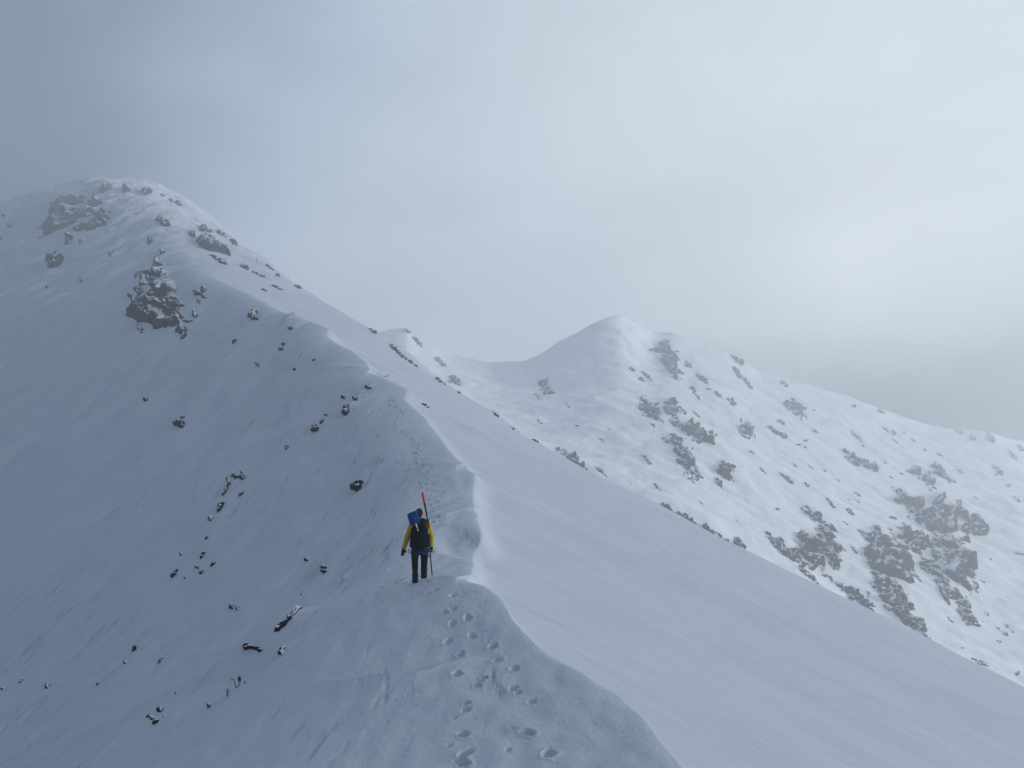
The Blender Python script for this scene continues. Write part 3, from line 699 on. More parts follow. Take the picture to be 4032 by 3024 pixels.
# outcrops of the far mountain
FARBIG = [
 ('dark split crag nearest the far summit', 2622,1385,38,24,45), ('crag directly below the split crag near the far summit', 2652,1458,28,15,50), ('small rocks on the far skyline right of the summit', 2640,1308,14,7,10),
 ('lone grey rock on the smooth snow under the col', 2148,1528,24,13,50), ('speckled crag in the middle of the far face', 2556,1612,34,22,45), ('upright crag right of the speckled one mid far face', 2652,1622,32,18,65),
 ('large rounded crag mid far face below the upright one', 2752,1704,48,26,35), ('blunt crag far right of the large rounded mid-face crag', 2940,1688,26,20,40), ('broken crag chain running down the mid far face', 2690,1772,52,17,50),
 ('lower broken crag chain on the mid far face', 2712,1850,42,14,52), ('small broken crag left of the smooth snow bay', 2855,1850,20,20,50), ('slanting thin crag beside the smooth snow bay', 2830,1902,18,7,55),
 ('snow-speckled crag at the lee edge under the col', 2252,1815,52,15,42), ('dark crag high below the far right skyline', 3138,1612,36,18,42), ('pointed brown crag alone on the open far slope', 3368,1810,32,15,28),
 ('broken rocks right of the pointed brown crag', 3425,1832,24,10,45), ('reddish flat outcrop high on the right of the far face', 3600,1858,19,9,5), ('broad crag high on the right of the far face', 3684,1845,26,16,35), ('wedge crag next to the broad crag high right', 3732,1880,20,9,45), ('scattered outcrop below the broad crag high right', 3652,1890,34,17,40),
 ('big rounded crag on the right above the dark rib', 3740,2030,66,36,42), ('broken rocks running down left of the big rounded crag', 3600,1998,52,17,45), ('jagged foot of the big rounded crag', 3706,2075,44,17,50),
 ('square block crag left of the dark rib', 3186,2155,36,34,60), ('tall block crag next to the square block', 3272,2125,32,20,60), ('lower piece of the tall block crag', 3274,2188,30,13,60),
 ('ragged rocks left of the square block', 3066,2140,40,13,45), ('lower ragged rocks left of the square block', 3108,2175,24,10,45),
 ('top of the dark rib on the far right', 3452,2148,44,26,60), ('massive upper part of the dark rib', 3484,2215,48,30,45), ('right-hand band of the dark rib', 3545,2190,64,18,60),
 ('middle of the dark rib', 3472,2290,46,24,60), ('steep dark wall of the rib', 3505,2340,46,24,55), ('narrow lower part of the dark rib', 3556,2405,50,19,52), ('thin tail of the dark rib', 3598,2462,40,14,52), ('last toe of the dark rib at the lee edge', 3628,2502,20,12,45),
 ('speckled band right of the dark rib', 3600,2128,48,22,35), ('massive steep crag at the far right', 3768,2195,52,40,55), ('lower wall of the massive steep crag', 3810,2262,50,22,62), ('broken left side of the massive steep crag', 3705,2180,40,20,55),
 ('dark block on the band between rib and steep crag', 3655,2222,20,12,15), ('broken band running below the steep crag', 3690,2260,44,15,55), ('lower broken band below the steep crag', 3732,2318,46,19,50), ('dark knob at the end of the broken band', 3796,2396,22,19,45), ('rubble under the dark knob', 3822,2438,22,12,30),
 ('long speckled rocks along the lee edge left of the ragged rocks', 2660,2035,64,14,30), ('dark end of the long speckled rocks at the lee edge', 2808,2112,46,13,38), ('pointed rock at the lee edge beside the dark end', 2920,2158,32,12,48),
 ('black curved rock at the lee edge under the dark rib', 3385,2362,46,13,38), ('flat black slab lying on the lee edge at far right', 3862,2612,18,5,22), ('thin rocks at the lee edge above the black curved rock', 3300,2300,36,6,36), ('thin dark line of rock near the lee edge', 3180,2262,34,5,45),
 ('speckled rock above the smooth snow bay', 3197,2022,26,11,40), ('rock standing on the low hump of the far ridge', 1603,1301,12,6,-10), ('slanting rock below the low hump of the far ridge', 1642,1342,18,7,55), ('grey outcrop on the snow face below the hump', 1735,1428,20,7,50), ('twin rocks on the snow face near the lee edge', 1797,1512,22,8,45),
]
FARSMALL = [(2579,1379,16,8,10),(2660,1413,12,14,60),(2692,1321,9,6,0),(2709,1434,14,8,45),(2762,1490,22,10,40),(2728,1531,12,8,45),(2745,1560,16,6,50),(2790,1531,9,6,30),(2829,1555,12,8,40),(2882,1584,18,11,35),(2906,1420,22,11,40),(2906,1470,20,11,55),(2940,1509,20,9,50),(2116,1560,16,6,55),
 (2487,1453,12,6,40),(2540,1473,26,6,45),(2525,1495,12,6,35),(2603,1651,18,5,60),(2569,1673,12,5,40),(2680,1606,16,6,40),(2740,1630,12,4,40),(2680,1670,14,5,40),(2620,1735,16,7,30),(2752,1868,18,8,50),(2868,1883,12,10,40),(2366,1854,22,7,45),(2210,1780,8,3,40),(2547,1810,20,7,50),(2588,1917,18,5,50),
 (2270,1675,7,4,20),(2371,1733,14,5,45),(2236,1596,10,4,50),(2126,1660,10,5,50),(3085,1513,15,9,30),(3075,1662,14,9,40),(3206,1696,11,6,35),(3055,1700,30,9,35),(3092,1712,8,8,40),(3172,1736,7,4,10),(3145,1751,8,4,10),(3170,1760,6,4,60),(3777,1703,14,9,30),(3832,1722,10,14,100),(3900,1724,22,11,50),(3963,1732,18,7,35),(4022,1762,18,8,30),
 (3989,1797,15,8,40),(3929,1848,20,8,40),(3924,1866,10,7,0),(3970,1910,10,6,0),(4008,1973,12,8,40),(3485,1689,12,6,35),(3519,1703,10,8,60),(3520,1735,14,5,40),(3596,1734,12,4,25),(3553,1759,11,4,40),(3560,1706,5,4,30),(3362,1599,9,5,20),(3468,1611,8,10,70),(3480,1624,7,3,10),(3374,1720,20,6,40),(3398,1755,7,4,30),(3484,1821,9,5,40),(3524,1845,6,3,0),(3510,1880,6,3,30),(3548,1866,7,4,10),
 (3779,1855,11,6,40),(3273,1985,22,7,50),(3345,2014,14,7,45),(3104,1889,18,8,40),(3177,1908,10,8,50),(3080,1870,12,5,45),(3130,1832,12,5,45),(3190,1838,10,4,40),(3517,2038,12,6,15),(4015,2178,14,7,10),(3375,1945,14,4,35),(3340,1965,8,3,30),(3378,1975,9,3,30),(3398,2100,18,8,40),(3505,2085,8,5,30),(3540,2078,10,4,20),
 (3210,2280,8,3,45),(3156,2210,8,8,20),(3234,2230,12,6,80),(3290,2220,22,7,65),(3318,2158,16,4,50),(3358,2160,20,5,50),(3936,2480,9,6,40),(3957,2492,12,8,40),(3965,2466,8,7,40),(3985,2485,8,5,40),(3887,2413,9,7,70),(3740,2440,12,6,45),(3934,2525,8,6,40),(3788,2550,5,4,0),(4007,2650,6,10,60),(3540,2520,6,3,0),(3420,2340,6,5,60),(3345,2390,6,4,50),(3060,2005,7,4,30),
 (3330,2060,10,4,40),(3000,1850,14,5,45),(2960,1780,10,4,35),(3245,1850,8,4,40),(3300,1890,8,4,40),(3640,1770,9,4,40),(3700,1790,12,4,30),(3840,1960,8,4,40),(3900,2200,7,4,40),(3160,2090,10,4,30),(2400,1690,6,3,40),(2480,1900,8,3,50),(2760,1980,9,3,40),(2900,2050,8,3,40)]
for i, (lb, x, y, hl, hw, dg) in enumerate(FARBIG):
    if x > 3150 and y > 1960: hl, hw = hl * 1.22, hw * 1.25
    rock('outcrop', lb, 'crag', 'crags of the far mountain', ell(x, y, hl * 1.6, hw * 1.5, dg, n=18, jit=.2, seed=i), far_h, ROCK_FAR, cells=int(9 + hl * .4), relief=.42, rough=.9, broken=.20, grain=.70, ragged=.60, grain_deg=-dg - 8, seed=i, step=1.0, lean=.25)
def short(lb):
    for cut in (' on the ', ' in the ', ' at the ', ' of the ', ' under the ', ' below the ', ' high ', ' mid ', ' running ', ' nearest ', ' directly ', ' right ', ' left ', ' beside ', ' next ', ' near ', ' above ', ' between ', ' alone ', ' lying ', ' standing '):
        k = lb.find(cut)
        if k > 8: lb = lb[:k]
    return lb
_names = {}
for lb, *_r in FARBIG: _names.setdefault(short(lb), []).append(lb)
ANCH = [(short(lb) if len(_names[short(lb)]) == 1 else lb, x, y) for lb, x, y, *_r in FARBIG if len(_names[short(lb)]) == 1 or len(lb.split()) < 8]
_seen = set()
def side(dx, dy):
    a = math.degrees(math.atan2(-dy, dx)) % 360
    return ['to the right of', 'up and right of', 'straight above', 'up and left of', 'to the left of', 'down and left of', 'straight below', 'down and right of'][int((a + 22.5) // 45) % 8]
def small_label(x, y, hl, hw):
    shape = 'thin' if hl > 2.6 * hw else 'long' if hl > 1.8 * hw else 'round'
    sz = 'tiny' if hl < 8 else 'small' if hl < 16 else 'mid-sized'
    for nm, ax_, ay_ in sorted(ANCH, key=lambda a: (a[1] - x) ** 2 + (a[2] - y) ** 2)[:6]:
        far = math.hypot(ax_ - x, ay_ - y)
        gap = 'close' if far < 70 else 'a bit' if far < 140 else 'well away,'
        lb = f'{sz} {shape} rock {gap} {side(x - ax_, y - ay_)} the {nm}'.replace('close to the', 'close by, to the')
        if lb not in _seen and len(lb.split()) <= 16: _seen.add(lb); return lb
    return lb
for i, (x, y, hl, hw, dg) in enumerate(FARSMALL):
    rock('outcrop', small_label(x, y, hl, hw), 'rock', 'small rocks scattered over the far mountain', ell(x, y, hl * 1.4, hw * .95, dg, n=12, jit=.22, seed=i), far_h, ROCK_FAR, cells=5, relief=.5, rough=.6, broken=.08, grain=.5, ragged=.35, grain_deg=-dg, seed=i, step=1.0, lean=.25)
print('MISSED', ROCKS_MISSED)

# ------------------------------------------------------------------ the walker
import bmesh
def ring_tube(bm, pts, seg=12, cap=True):
    """pts: (x, y, z, rx, ry) ; rings perpendicular to the path, rx across, ry fore-aft"""
    P = [Vector(p[:3]) for p in pts]; rings = []
    for i, p in enumerate(P):
        tg = (P[min(i + 1, len(P) - 1)] - P[max(i - 1, 0)]).normalized()
        yv = Vector((0, 1, 0)) if abs(tg.y) < .85 else Vector((0, 0, 1))
        a = yv.cross(tg).normalized(); b = tg.cross(a).normalized()
        rx = pts[i][3]; ry = pts[i][4] if len(pts[i]) > 4 else rx
        rings.append([bm.verts.new(p + a * (rx * math.cos(2 * math.pi * k / seg)) + b * (ry * math.sin(2 * math.pi * k / seg))) for k in range(seg)])
    for r0, r1 in zip(rings, rings[1:]):
        for k in range(seg): bm.faces.new((r0[k], r0[(k + 1) % seg], r1[(k + 1) % seg], r1[k]))
    if cap:
        bm.faces.new(rings[0][::-1]); bm.faces.new(rings[-1])
def ellipsoid(bm, c, r, seg=14):
    m = bmesh.ops.create_uvsphere(bm, u_segments=seg, v_segments=max(8, seg * 2 // 3), radius=1.0)
    for v in m['verts']: v.co = Vector((v.co.x * r[0] + c[0], v.co.y * r[1] + c[1], v.co.z * r[2] + c[2]))
def fused(name, build, voxel=.014, smooth=4):
    bm = bmesh.new(); build(bm); bmesh.ops.recalc_face_normals(bm, faces=bm.faces)
    me_ = bpy.data.meshes.new('tmp'); bm.to_mesh(me_); bm.free()
    o = bpy.data.objects.new('tmp', me_); C.objects.link(o)
    m = o.modifiers.new('r', 'REMESH'); m.mode = 'VOXEL'; m.voxel_size = voxel
    if smooth: q = o.modifiers.new('s', 'SMOOTH'); q.factor = .5; q.iterations = smooth
    dg_ = bpy.context.evaluated_depsgraph_get()
    out = bpy.data.meshes.new_from_object(o.evaluated_get(dg_)); out.name = name; out.materials.clear()
    bpy.data.objects.remove(o); bpy.data.meshes.remove(me_)
    return out
def plain(name, build):
    bm = bmesh.new(); build(bm); bmesh.ops.recalc_face_normals(bm, faces=bm.faces)
    me_ = bpy.data.meshes.new(name); bm.to_mesh(me_); bm.free(); return me_
def cloth(name, col, scale=22.0, rough=.8):
    m, t, b = principled(name, col, rough, .06)
    geo = N(t, 'ShaderNodeTexCoord')
    n1 = N(t, 'ShaderNodeTexNoise', inp={'Scale': scale, 'Detail': 4.0, 'Roughness': .6}); t.links.new(geo.outputs['Object'], n1.inputs['Vector'])
    c = mixc(t, n1.outputs['Fac'], tuple(x * .72 for x in col), tuple(min(1, x * 1.25) for x in col)); t.links.new(c, b.inputs['Base Color'])
    bp = N(t, 'ShaderNodeBump', inp={'Strength': .5, 'Distance': .02}); t.links.new(n1.outputs['Fac'], bp.inputs['Height']); t.links.new(bp.outputs[0], b.inputs['Normal'])
    return m
M = dict(skin=cloth('skin', (.50, .30, .22), 12, .55), yellow=cloth('yellow_shell', (.50, .36, .012)), blue=cloth('blue_layer', (.003, .022, .062)), black=cloth('black_trousers', (.003, .003, .004)),
         navy=cloth('navy_gaiter', (.006, .011, .024)), boot=cloth('boot', (.010, .010, .012)), glove=cloth('black_glove', (.007, .007, .009)), hat=cloth('maroon_hat', (.045, .007, .010)),
         pack=cloth('dark_pack', (.003, .0045, .010), 16), pack2=cloth('slate_pack', (.007, .014, .018), 16), shovel=cloth('blue_shovel', (.003, .055, .19), 6, .45), white=cloth('white_band', (.70, .70, .70), 30, .5),
         red=cloth('red_paint', (.62, .022, .024), 30, .45), dark=cloth('navy_shaft', (.010, .011, .030), 30, .4), steel=cloth('steel', (.42, .43, .45), 40, .35), orange=cloth('orange_strap', (.30, .055, .012), 30, .6), stem=cloth('dry_stem', (.05, .038, .025), 50, .9))
foot = FOOT + np.array([0, 0, -.045])
depth = foot[1] * math.cos(PITCH) + foot[2] * math.sin(PITCH)
S_ = depth / 18.6
print('WALKER', foot, depth, S_)
def root(name, label, cat):
    o = empty(name, Vector(foot), RZ); o.scale = (S_, S_, S_); return tag(o, label, cat)
per = root('person', 'walker seen from behind in a yellow and blue jacket, black trousers and maroon hat', 'person')
def add(parent, name, me_, mat, smooth=True):
    return link(name, me_, M[mat], parent=parent, smooth=smooth)
LSH, LEL, LWR = (-.195, .02, 1.39), (-.305, -.03, 1.09), (-.385, .05, .815)
RSH, REL, RWR = (.170, .02, 1.40), (.272, -.04, 1.12), (.275, .05, .865)
def lerp(a, b, t): return tuple(x + (y - x) * t for x, y in zip(a, b))
def body_(bm):
    ellipsoid(bm, (-.030, .045, 1.655), (.076, .095, .112)); ellipsoid(bm, (-.030, .105, 1.585), (.050, .050, .050))
    ellipsoid(bm, (-.030, .145, 1.640), (.013, .018, .022)); ellipsoid(bm, (-.108, .045, 1.645), (.012, .022, .032)); ellipsoid(bm, (.048, .045, 1.645), (.012, .022, .032))
    ring_tube(bm, [(-.022, .035, 1.42, .062), (-.028, .045, 1.58, .056)])
    ring_tube(bm, [(0, 0, .80, .13, .10), (0, 0, .92, .155, .11), (-.005, .02, 1.08, .145, .095), (-.008, .03, 1.28, .165, .105), (-.012, .03, 1.40, .15, .085), (-.02, .035, 1.46, .07, .06)], 16)
    for a, b, c in ((LSH, LEL, LWR), (RSH, REL, RWR)):
        ring_tube(bm, [(*lerp((0, .03, 1.38), a, .6), .055), (*a, .055), (*lerp(a, b, .5), .047), (*b, .040), (*lerp(b, c, .4), .040), (*c, .029)])
    for sx, k, an, tip in ((-.10, (-.112, .035, .48), (-.100, -.03, .10), (-.10, .15, .045)), (.10, (.108, .12, .50), (.106, .13, .16), (.106, .30, .075))):
        ring_tube(bm, [(sx, 0, .86, .088), (*lerp((sx, 0, .86), k, .5), .075), (*k, .056), (*lerp(k, an, .35), .056), (*an, .040)])
        ring_tube(bm, [(an[0], an[1] - .05, an[2] - .03, .036), (*tip, .036)])
    for w, dx in ((LWR, -.012), (RWR, 0.0)):
        ring_tube(bm, [(*w, .028), (w[0] + dx, w[1] + .015, w[2] - .09, .034, .018)])
add(per, 'body', fused('body', body_, .013), 'skin')
def jacket_(bm):
    ring_tube(bm, [(-.005, 0, .675, .222, .165), (-.003, 0, .72, .220, .165), (0, 0, .86, .205, .155), (0, .01, 1.02, .195, .14), (-.006, .025, 1.22, .205, .14), (-.010, .03, 1.36, .19, .115), (-.018, .035, 1.44, .12, .09), (-.024, .04, 1.50, .078, .078)], 20)
    ring_tube(bm, [(-.205, .02, 1.375, .075), (.18, .02, 1.385, .075)])
add(per, 'jacket', fused('jacket', jacket_, .013, 5), 'blue')
for a, b, c in ((LSH, LEL, LWR), (RSH, REL, RWR)):
    def sleeve_(bm):
        ring_tube(bm, [(*lerp((-.01, .03, 1.40), a, .62), .080), (*a, .088), (*lerp(a, b, .3), .079), (*lerp(a, b, .6), .070), (*lerp(a, b, .85), .073), (*b, .066), (*lerp(b, c, .2), .069), (*lerp(b, c, .45), .060), (*lerp(b, c, .7), .057), (*lerp(b, c, .9), .050), (*c, .048)])
        ellipsoid(bm, lerp(lerp((-.01, .03, 1.40), a, .62), a, .8), (.095, .085, .085))
    add(per, 'sleeve', fused('sleeve', sleeve_, .010, 3), 'yellow')
def trousers_(bm):
    ring_tube(bm, [(0, 0, .72, .17, .13), (0, 0, .82, .185, .14), (0, 0, .98, .165, .12)], 18)
    ring_tube(bm, [(-.105, 0, .84, .105, .12), (-.112, .015, .66, .094, .10), (-.116, .035, .50, .076, .085), (-.112, .02, .46, .080, .088), (-.106, -.005, .32, .072, .08), (-.102, -.03, .16, .062, .065)])
    ring_tube(bm, [(.105, 0, .84, .105, .12), (.112, .06, .67, .098, .10), (.112, .12, .52, .082, .088), (.110, .12, .48, .084, .09), (.106, .12, .34, .070, .075), (.106, .125, .20, .060, .065)])
add(per, 'trousers', fused('trousers', trousers_, .012, 3), 'black')
for (pts, hp) in (([(-.104, -.01, .245, .076), (-.102, -.025, .20, .079), (-.101, -.03, .14, .072), (-.100, -.03, .07, .076), (-.100, -.025, .035, .078)], None),
                  ([(.112, .12, .37, .079), (.110, .12, .33, .082), (.108, .125, .26, .073), (.108, .13, .18, .077), (.108, .14, .12, .076)], None)):
    add(per, 'gaiter', fused('gaiter', lambda bm: ring_tube(bm, pts, 16), .008, 2), 'navy')
def boot_(bm, x, y, z, pitch):
    def q(a, b): return (x, y + a * math.cos(pitch) + b * math.sin(pitch), z + b * math.cos(pitch) - a * math.sin(pitch))
    ring_tube(bm, [(*q(-.09, .035), .034, .034), (*q(-.06, .045), .044, .045), (*q(.02, .045), .046, .045), (*q(.12, .038), .052, .036), (*q(.19, .03), .042, .028)])
    ring_tube(bm, [(*q(-.02, .03), .046, .055), (*q(-.015, .12), .048, .055)])
for x, y, z, pt in ((-.100, -.02, -.015, 0.0), (.108, .16, .055, .45)):
    b_ = add(per, 'boot', fused('boot', lambda bm: boot_(bm, x, y, z, pt), .008, 2), 'boot')
    def crampon_(bm):
        bmesh.ops.create_cube(bm, size=1, matrix=Matrix.Translation((x, y - .02, z - .005)) @ Matrix.Diagonal((.07, .16, .012, 1)))
        for dx in (-.03, .03):
            for dy in (-.09, -.01, .06): ring_tube(bm, [(x + dx, y + dy, z, .006), (x + dx, y + dy, z - .03, .002)], 5)
    link('crampon', plain('crampon', crampon_), M['boot'], parent=b_)
    if pt: link('heel_tab', plain('heel_tab', lambda bm: bmesh.ops.create_cube(bm, size=1, matrix=Matrix.Translation((x, y - .088, z + .055)) @ Matrix.Diagonal((.050, .018, .026, 1)))), M['orange'], parent=b_)
def glove_(bm, w, hang, curl, side):
    wx, wy, wz = w
    ring_tube(bm, [(wx, wy, wz + .035, .052), (wx + hang[0] * .2, wy + hang[1] * .2, wz - .02, .045, .042), (wx + hang[0] * .5, wy + hang[1] * .5, wz - .06, .047, .030), (wx + hang[0], wy + hang[1], wz - .105, .044, .024)])
    for k, (off, ln) in enumerate(((-.030, .070), (-.010, .084), (.010, .080), (.029, .062))):
        bx, by, bz = wx + hang[0] + off * .9, wy + hang[1], wz - .10
        ring_tube(bm, [(bx, by, bz, .0125), (bx + hang[0] * .3, by + .012 * curl, bz - ln * .45, .0120), (bx + hang[0] * .5, by + .040 * curl, bz - ln * .78, .0110), (bx + hang[0] * .5, by + .065 * curl, bz - ln * (1 - .25 * curl), .0085)], 8)
    ring_tube(bm, [(wx + side * .034, wy + .012, wz - .035, .017), (wx + side * .058, wy + .030, wz - .075, .0145), (wx + side * .055, wy + .045, wz - .108, .011)], 8)
add(per, 'glove', fused('glove', lambda bm: glove_(bm, LWR, (-.022, .02), .6, 1), .0055, 2), 'glove')
def grip_(bm):
    wx, wy, wz = RWR
    ring_tube(bm, [(wx, wy, wz + .035, .052), (wx - .004, wy + .01, wz - .03, .046, .042), (wx - .010, wy + .015, wz - .07, .050, .034), (wx - .014, wy + .015, wz - .10, .046, .030)])
    for k in range(4):                                        # fingers closed over the head of the axe
        bx = wx - .050 + k * .024
        ln = (.9, 1.05, 1.0, .82)[k]
        ring_tube(bm, [(bx, wy + .045, wz - .075, .0125), (bx, wy + .062, wz - .075 - .030 * ln, .0125), (bx, wy + .045, wz - .075 - .060 * ln, .0120), (bx, wy + .012, wz - .075 - .062 * ln, .0105)], 8)
    ring_tube(bm, [(wx - .05, wy + .0, wz - .045, .017), (wx - .062, wy + .025, wz - .085, .0145), (wx - .045, wy + .045, wz - .115, .011)], 8)
add(per, 'glove', fused('glove', grip_, .0055, 2), 'glove')
def hat_(bm):
    ellipsoid(bm, (-.030, .035, 1.690), (.089, .106, .098)); ring_tube(bm, [(-.030, .035, 1.640, .092, .104), (-.030, .035, 1.690, .094, .108)], 18)
add(per, 'hat', fused('hat', hat_, .010, 3), 'hat')
add(per, 'hair', fused('hair', lambda bm: ellipsoid(bm, (-.030, -.005, 1.615), (.072, .068, .055)), .010, 1), 'boot')

# backpack, carried
bp_ = root('backpack', 'large dark backpack with rounded lid on the walker\'s back', 'backpack')
def rbox(bm, c, h, p=3.2, seg=20, taper=0.0, tilt=0.0):
    m = bmesh.ops.create_uvsphere(bm, u_segments=seg, v_segments=seg, radius=1.0)
    for v in m['verts']:
        n_ = (abs(v.co.x) ** p + abs(v.co.y) ** p + abs(v.co.z) ** p) ** (1 / p)
        q = v.co / n_
        k = 1 + taper * q.z
        v.co = Vector((c[0] + q.x * h[0] * k + tilt * q.z * h[2], c[1] + q.y * h[1] * k, c[2] + q.z * h[2]))
add(bp_, 'main_bag', plain('main_bag', lambda bm: rbox(bm, (-.012, -.265, 1.125), (.200, .140, .300), taper=.06, tilt=-.04)), 'pack')
add(bp_, 'lid', plain('lid', lambda bm: rbox(bm, (-.020, -.255, 1.465), (.185, .150, .100), p=2.6)), 'pack2')
add(bp_, 'front_pocket', plain('front_pocket', lambda bm: rbox(bm, (.005, -.405, 1.08), (.135, .055, .195), p=2.8)), 'pack')
for sx, z, hh in ((-.190, 1.00, .150), (.188, 1.04, .165)):
    add(bp_, 'side_pocket', plain('side_pocket', lambda bm: rbox(bm, (sx, -.25, z), (.050, .090, hh), p=2.6)), 'pack' if sx < 0 else 'navy')
add(bp_, 'hip_belt', plain('hip_belt', lambda bm: ring_tube(bm, [(-.235, -.02, .90, .016, .035), (-.20, -.13, .89, .02, .045), (0, -.19, .88, .02, .05), (.20, -.13, .89, .02, .045), (.225, -.02, .90, .016, .035)])), 'pack')
for sx in (-.125, .10):
    add(bp_, 'shoulder_strap', plain('shoulder_strap', lambda bm: ring_tube(bm, [(sx, -.13, 1.40, .028, .010), (sx, -.03, 1.485, .030, .012), (sx, .08, 1.475, .030, .012), (sx, .155, 1.36, .028, .012), (sx * 1.15, .165, 1.20, .024, .010), (sx * 1.4, .10, 1.04, .016, .008), (sx * 1.55, -.13, .95, .012, .006)])), 'pack')
for x0, z0, x1, z1 in ((-.258, .835, -.255, .735), (-.262, 1.42, -.258, 1.38), (.20, 1.27, .215, 1.20)):
    add(bp_, 'strap', plain('strap', lambda bm: ring_tube(bm, [(x0, -.22, z0, .011, .004), (x1, -.22, z1, .011, .004)], 6)), 'pack' if z0 < 1 else 'white')
for x0, x1, z in ((-.13, .13, 1.315),):
    add(bp_, 'strap', plain('strap', lambda bm: ring_tube(bm, [(x0, -.40, z, .012, .005), (0, -.425, z - .004, .012, .005), (x1, -.40, z, .012, .005)], 6)), 'pack')
add(bp_, 'buckle', plain('buckle', lambda bm: rbox(bm, (.205, -.30, 1.215), (.014, .012, .022), p=4, seg=8)), 'white')

# shovel strapped to the pack
sh = root('snow_shovel', 'blue snow shovel strapped upside down on the backpack lid', 'shovel')
def blade_(bm):
    out = [(-.312, 1.640), (-.306, 1.664), (-.10, 1.748), (-.075, 1.748), (-.056, 1.725), (-.018, 1.520), (-.022, 1.480), (-.050, 1.440), (-.215, 1.392), (-.238, 1.400), (-.252, 1.430)]
    cx, cz = -.165, 1.57
    rows_ = []
    for k in (1.0, .72, .4, .12):
        rows_.append([(cx + (x - cx) * k, cz + (z - cz) * k) for x, z in out])
    vf, vb = [], []
    for kk, rw in zip((1.0, .72, .4, .12), rows_):
        vf.append([bm.verts.new((x, -.420 - .035 * (1 - kk * kk) - .02 * (1.7 - z), z)) for x, z in rw])
        vb.append([bm.verts.new((x, -.412 - .035 * (1 - kk * kk) - .02 * (1.7 - z), z)) for x, z in rw])
    n_ = len(out)
    for vv in (vf, vb):
        for r0, r1 in zip(vv, vv[1:]):
            for k in range(n_): bm.faces.new((r0[k], r0[(k + 1) % n_], r1[(k + 1) % n_], r1[k]))
        bm.faces.new(vv[-1])
    for k in range(n_): bm.faces.new((vf[0][k], vf[0][(k + 1) % n_], vb[0][(k + 1) % n_], vb[0][k]))
add(sh, 'blade', plain('blade', blade_), 'shovel')
add(sh, 'socket', plain('socket', lambda bm: ring_tube(bm, [(-.148, -.468, 1.575, .014), (-.135, -.480, 1.53, .021), (-.112, -.470, 1.455, .020)], 10)), 'shovel')
add(sh, 'shaft', plain('shaft', lambda bm: ring_tube(bm, [(-.117, -.472, 1.47, .0155), (-.046, -.468, 1.27, .0155)], 10)), 'white')
for z, c_ in ((1.445, 'shovel'), (1.335, 'red'), (1.318, 'boot')):
    k = (1.47 - z) / .20
    add(sh, 'band', plain('band', lambda bm: ring_tube(bm, [(-.117 + .071 * k, -.472 + .004 * k, z + .010, .0172), (-.117 + .071 * (k + .08), -.472, z - .008, .0172)], 10)), c_)

# long red and navy pole pushed through the side of the pack
pl_ = root('pole', 'red-topped navy pole sticking up from the right side of the backpack', 'pole')
def pz(z): return (.040 + (2.16 - z) * .212, -.14, z)
add(pl_, 'tip', plain('tip', lambda bm: ring_tube(bm, [(*pz(2.165), .025), (*pz(1.925), .025)], 10)), 'red')
add(pl_, 'shaft', plain('shaft', lambda bm: ring_tube(bm, [(*pz(1.925), .021), (*pz(1.33), .020)], 10)), 'dark')
add(pl_, 'ring', plain('ring', lambda bm: ring_tube(bm, [(*pz(1.585), .0225), (*pz(1.570), .0225)], 10)), 'white')

# ice axe in the right hand
ia = root('ice_axe', 'dark ice axe held by its head in the walker\'s right hand', 'ice axe')
def az(z): return (.240 + (.80 - z) * .108, .065 + (.80 - z) * .03, z)
add(ia, 'shaft', plain('shaft', lambda bm: ring_tube(bm, [(*az(.80), .014, .010), (*az(.17), .014, .010)], 10)), 'dark')
add(ia, 'spike', plain('spike', lambda bm: ring_tube(bm, [(*az(.18), .0155), (*az(.155), .013), (*az(.105), .003)], 8)), 'steel')
add(ia, 'pick', plain('pick', lambda bm: ring_tube(bm, [(.240, .065, .795, .006, .018), (.236, .14, .792, .005, .016), (.232, .21, .775, .004, .012), (.230, .26, .745, .003, .005)], 8)), 'steel')
add(ia, 'adze', plain('adze', lambda bm: ring_tube(bm, [(.240, .065, .795, .006, .016), (.243, .02, .793, .014, .006), (.246, -.035, .780, .028, .003)], 8)), 'steel')
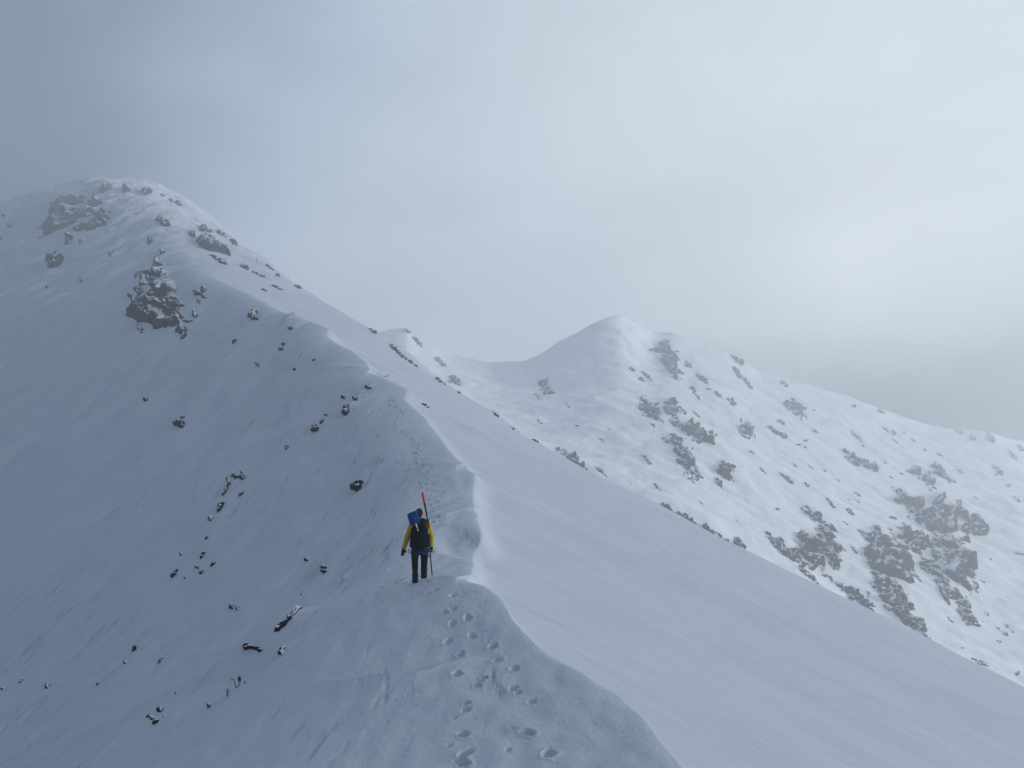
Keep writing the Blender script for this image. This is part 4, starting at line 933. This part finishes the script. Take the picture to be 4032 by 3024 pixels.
add(ia, 'leash', plain('leash', lambda bm: (ring_tube(bm, [(*az(.70), .006), (.285, .06, .695, .007), (.318, .055, .712, .007), (.330, .05, .742, .007), (.318, .05, .762, .006)], 6),
                                             ring_tube(bm, [(.325, .05, .748, .006), (.352, .05, .742, .006), (.378, .05, .722, .004)], 6), ring_tube(bm, [(.352, .05, .742, .005), (.372, .05, .748, .003)], 6))), 'boot')
add(ia, 'leash_ring', plain('leash_ring', lambda bm: (ring_tube(bm, [(.216, .06, .625, .006), (.232, .06, .655, .008), (*az(.66), .018), (*az(.63), .018)], 8), ring_tube(bm, [(.246, .06, .645, .007), (.226, .06, .600, .004)], 6))), 'boot')

# ------------------------------------------------------------------ dry stalks and the thin post on the skyline
h = near_hit(930, 2712)
k_ = np.linalg.norm(h) / FPX
dp = tag(empty('dry_plant', h), 'dry dead stalks standing out of the snow, low on the left', 'plant')
def st(pts, r, y0):
    return plain('stem', lambda bm: ring_tube(bm, [((a - 1650) / 3.687 * k_, y0 + .02 * i, (262 - b) / 3.687 * k_, r * (1 - .12 * i)) for i, (a, b) in enumerate(pts)], 6))
for pts, r, y0 in (([(1592, 345), (1593, 285), (1590, 225)], .012, -.25), ([(1580, 270), (1562, 262), (1553, 236)], .006, -.2), ([(1592, 290), (1604, 262), (1606, 240)], .005, -.24), ([(1650, 255), (1632, 205), (1605, 160), (1575, 152), (1552, 172)], .010, 0), ([(1652, 252), (1678, 205), (1684, 160), (1680, 125)], .009, .05),
                   ([(1672, 205), (1662, 160), (1648, 118)], .006, .05), ([(1725, 265), (1732, 215), (1728, 186)], .010, .1), ([(1731, 205), (1744, 188)], .006, .1), ([(1680, 295), (1678, 272)], .006, -.1)):
    link('stem', st(pts, r, y0), M['stem'], parent=dp)
link('seed_head', plain('seed_head', lambda bm: ellipsoid(bm, ((1666 - 1650) / 3.687 * k_, .07, (262 - 152) / 3.687 * k_), (.028, .028, .05), 8)), M['stem'], parent=dp)
h = near_hit(1010, 1034)
if h is not None:
    hp = 22 * np.linalg.norm(h) / FPX
    tag(link('marker_post', plain('marker_post', lambda bm: (ring_tube(bm, [(0, 0, -.4, .11), (.10, 0, hp * .6, .09), (.15, 0, hp, .07)], 8), ring_tube(bm, [(.10, 0, hp * .7, .05), (.32, 0, hp * .82, .03)], 6))), M['stem'], loc=h), 'thin leaning post standing on the misty skyline', 'post')
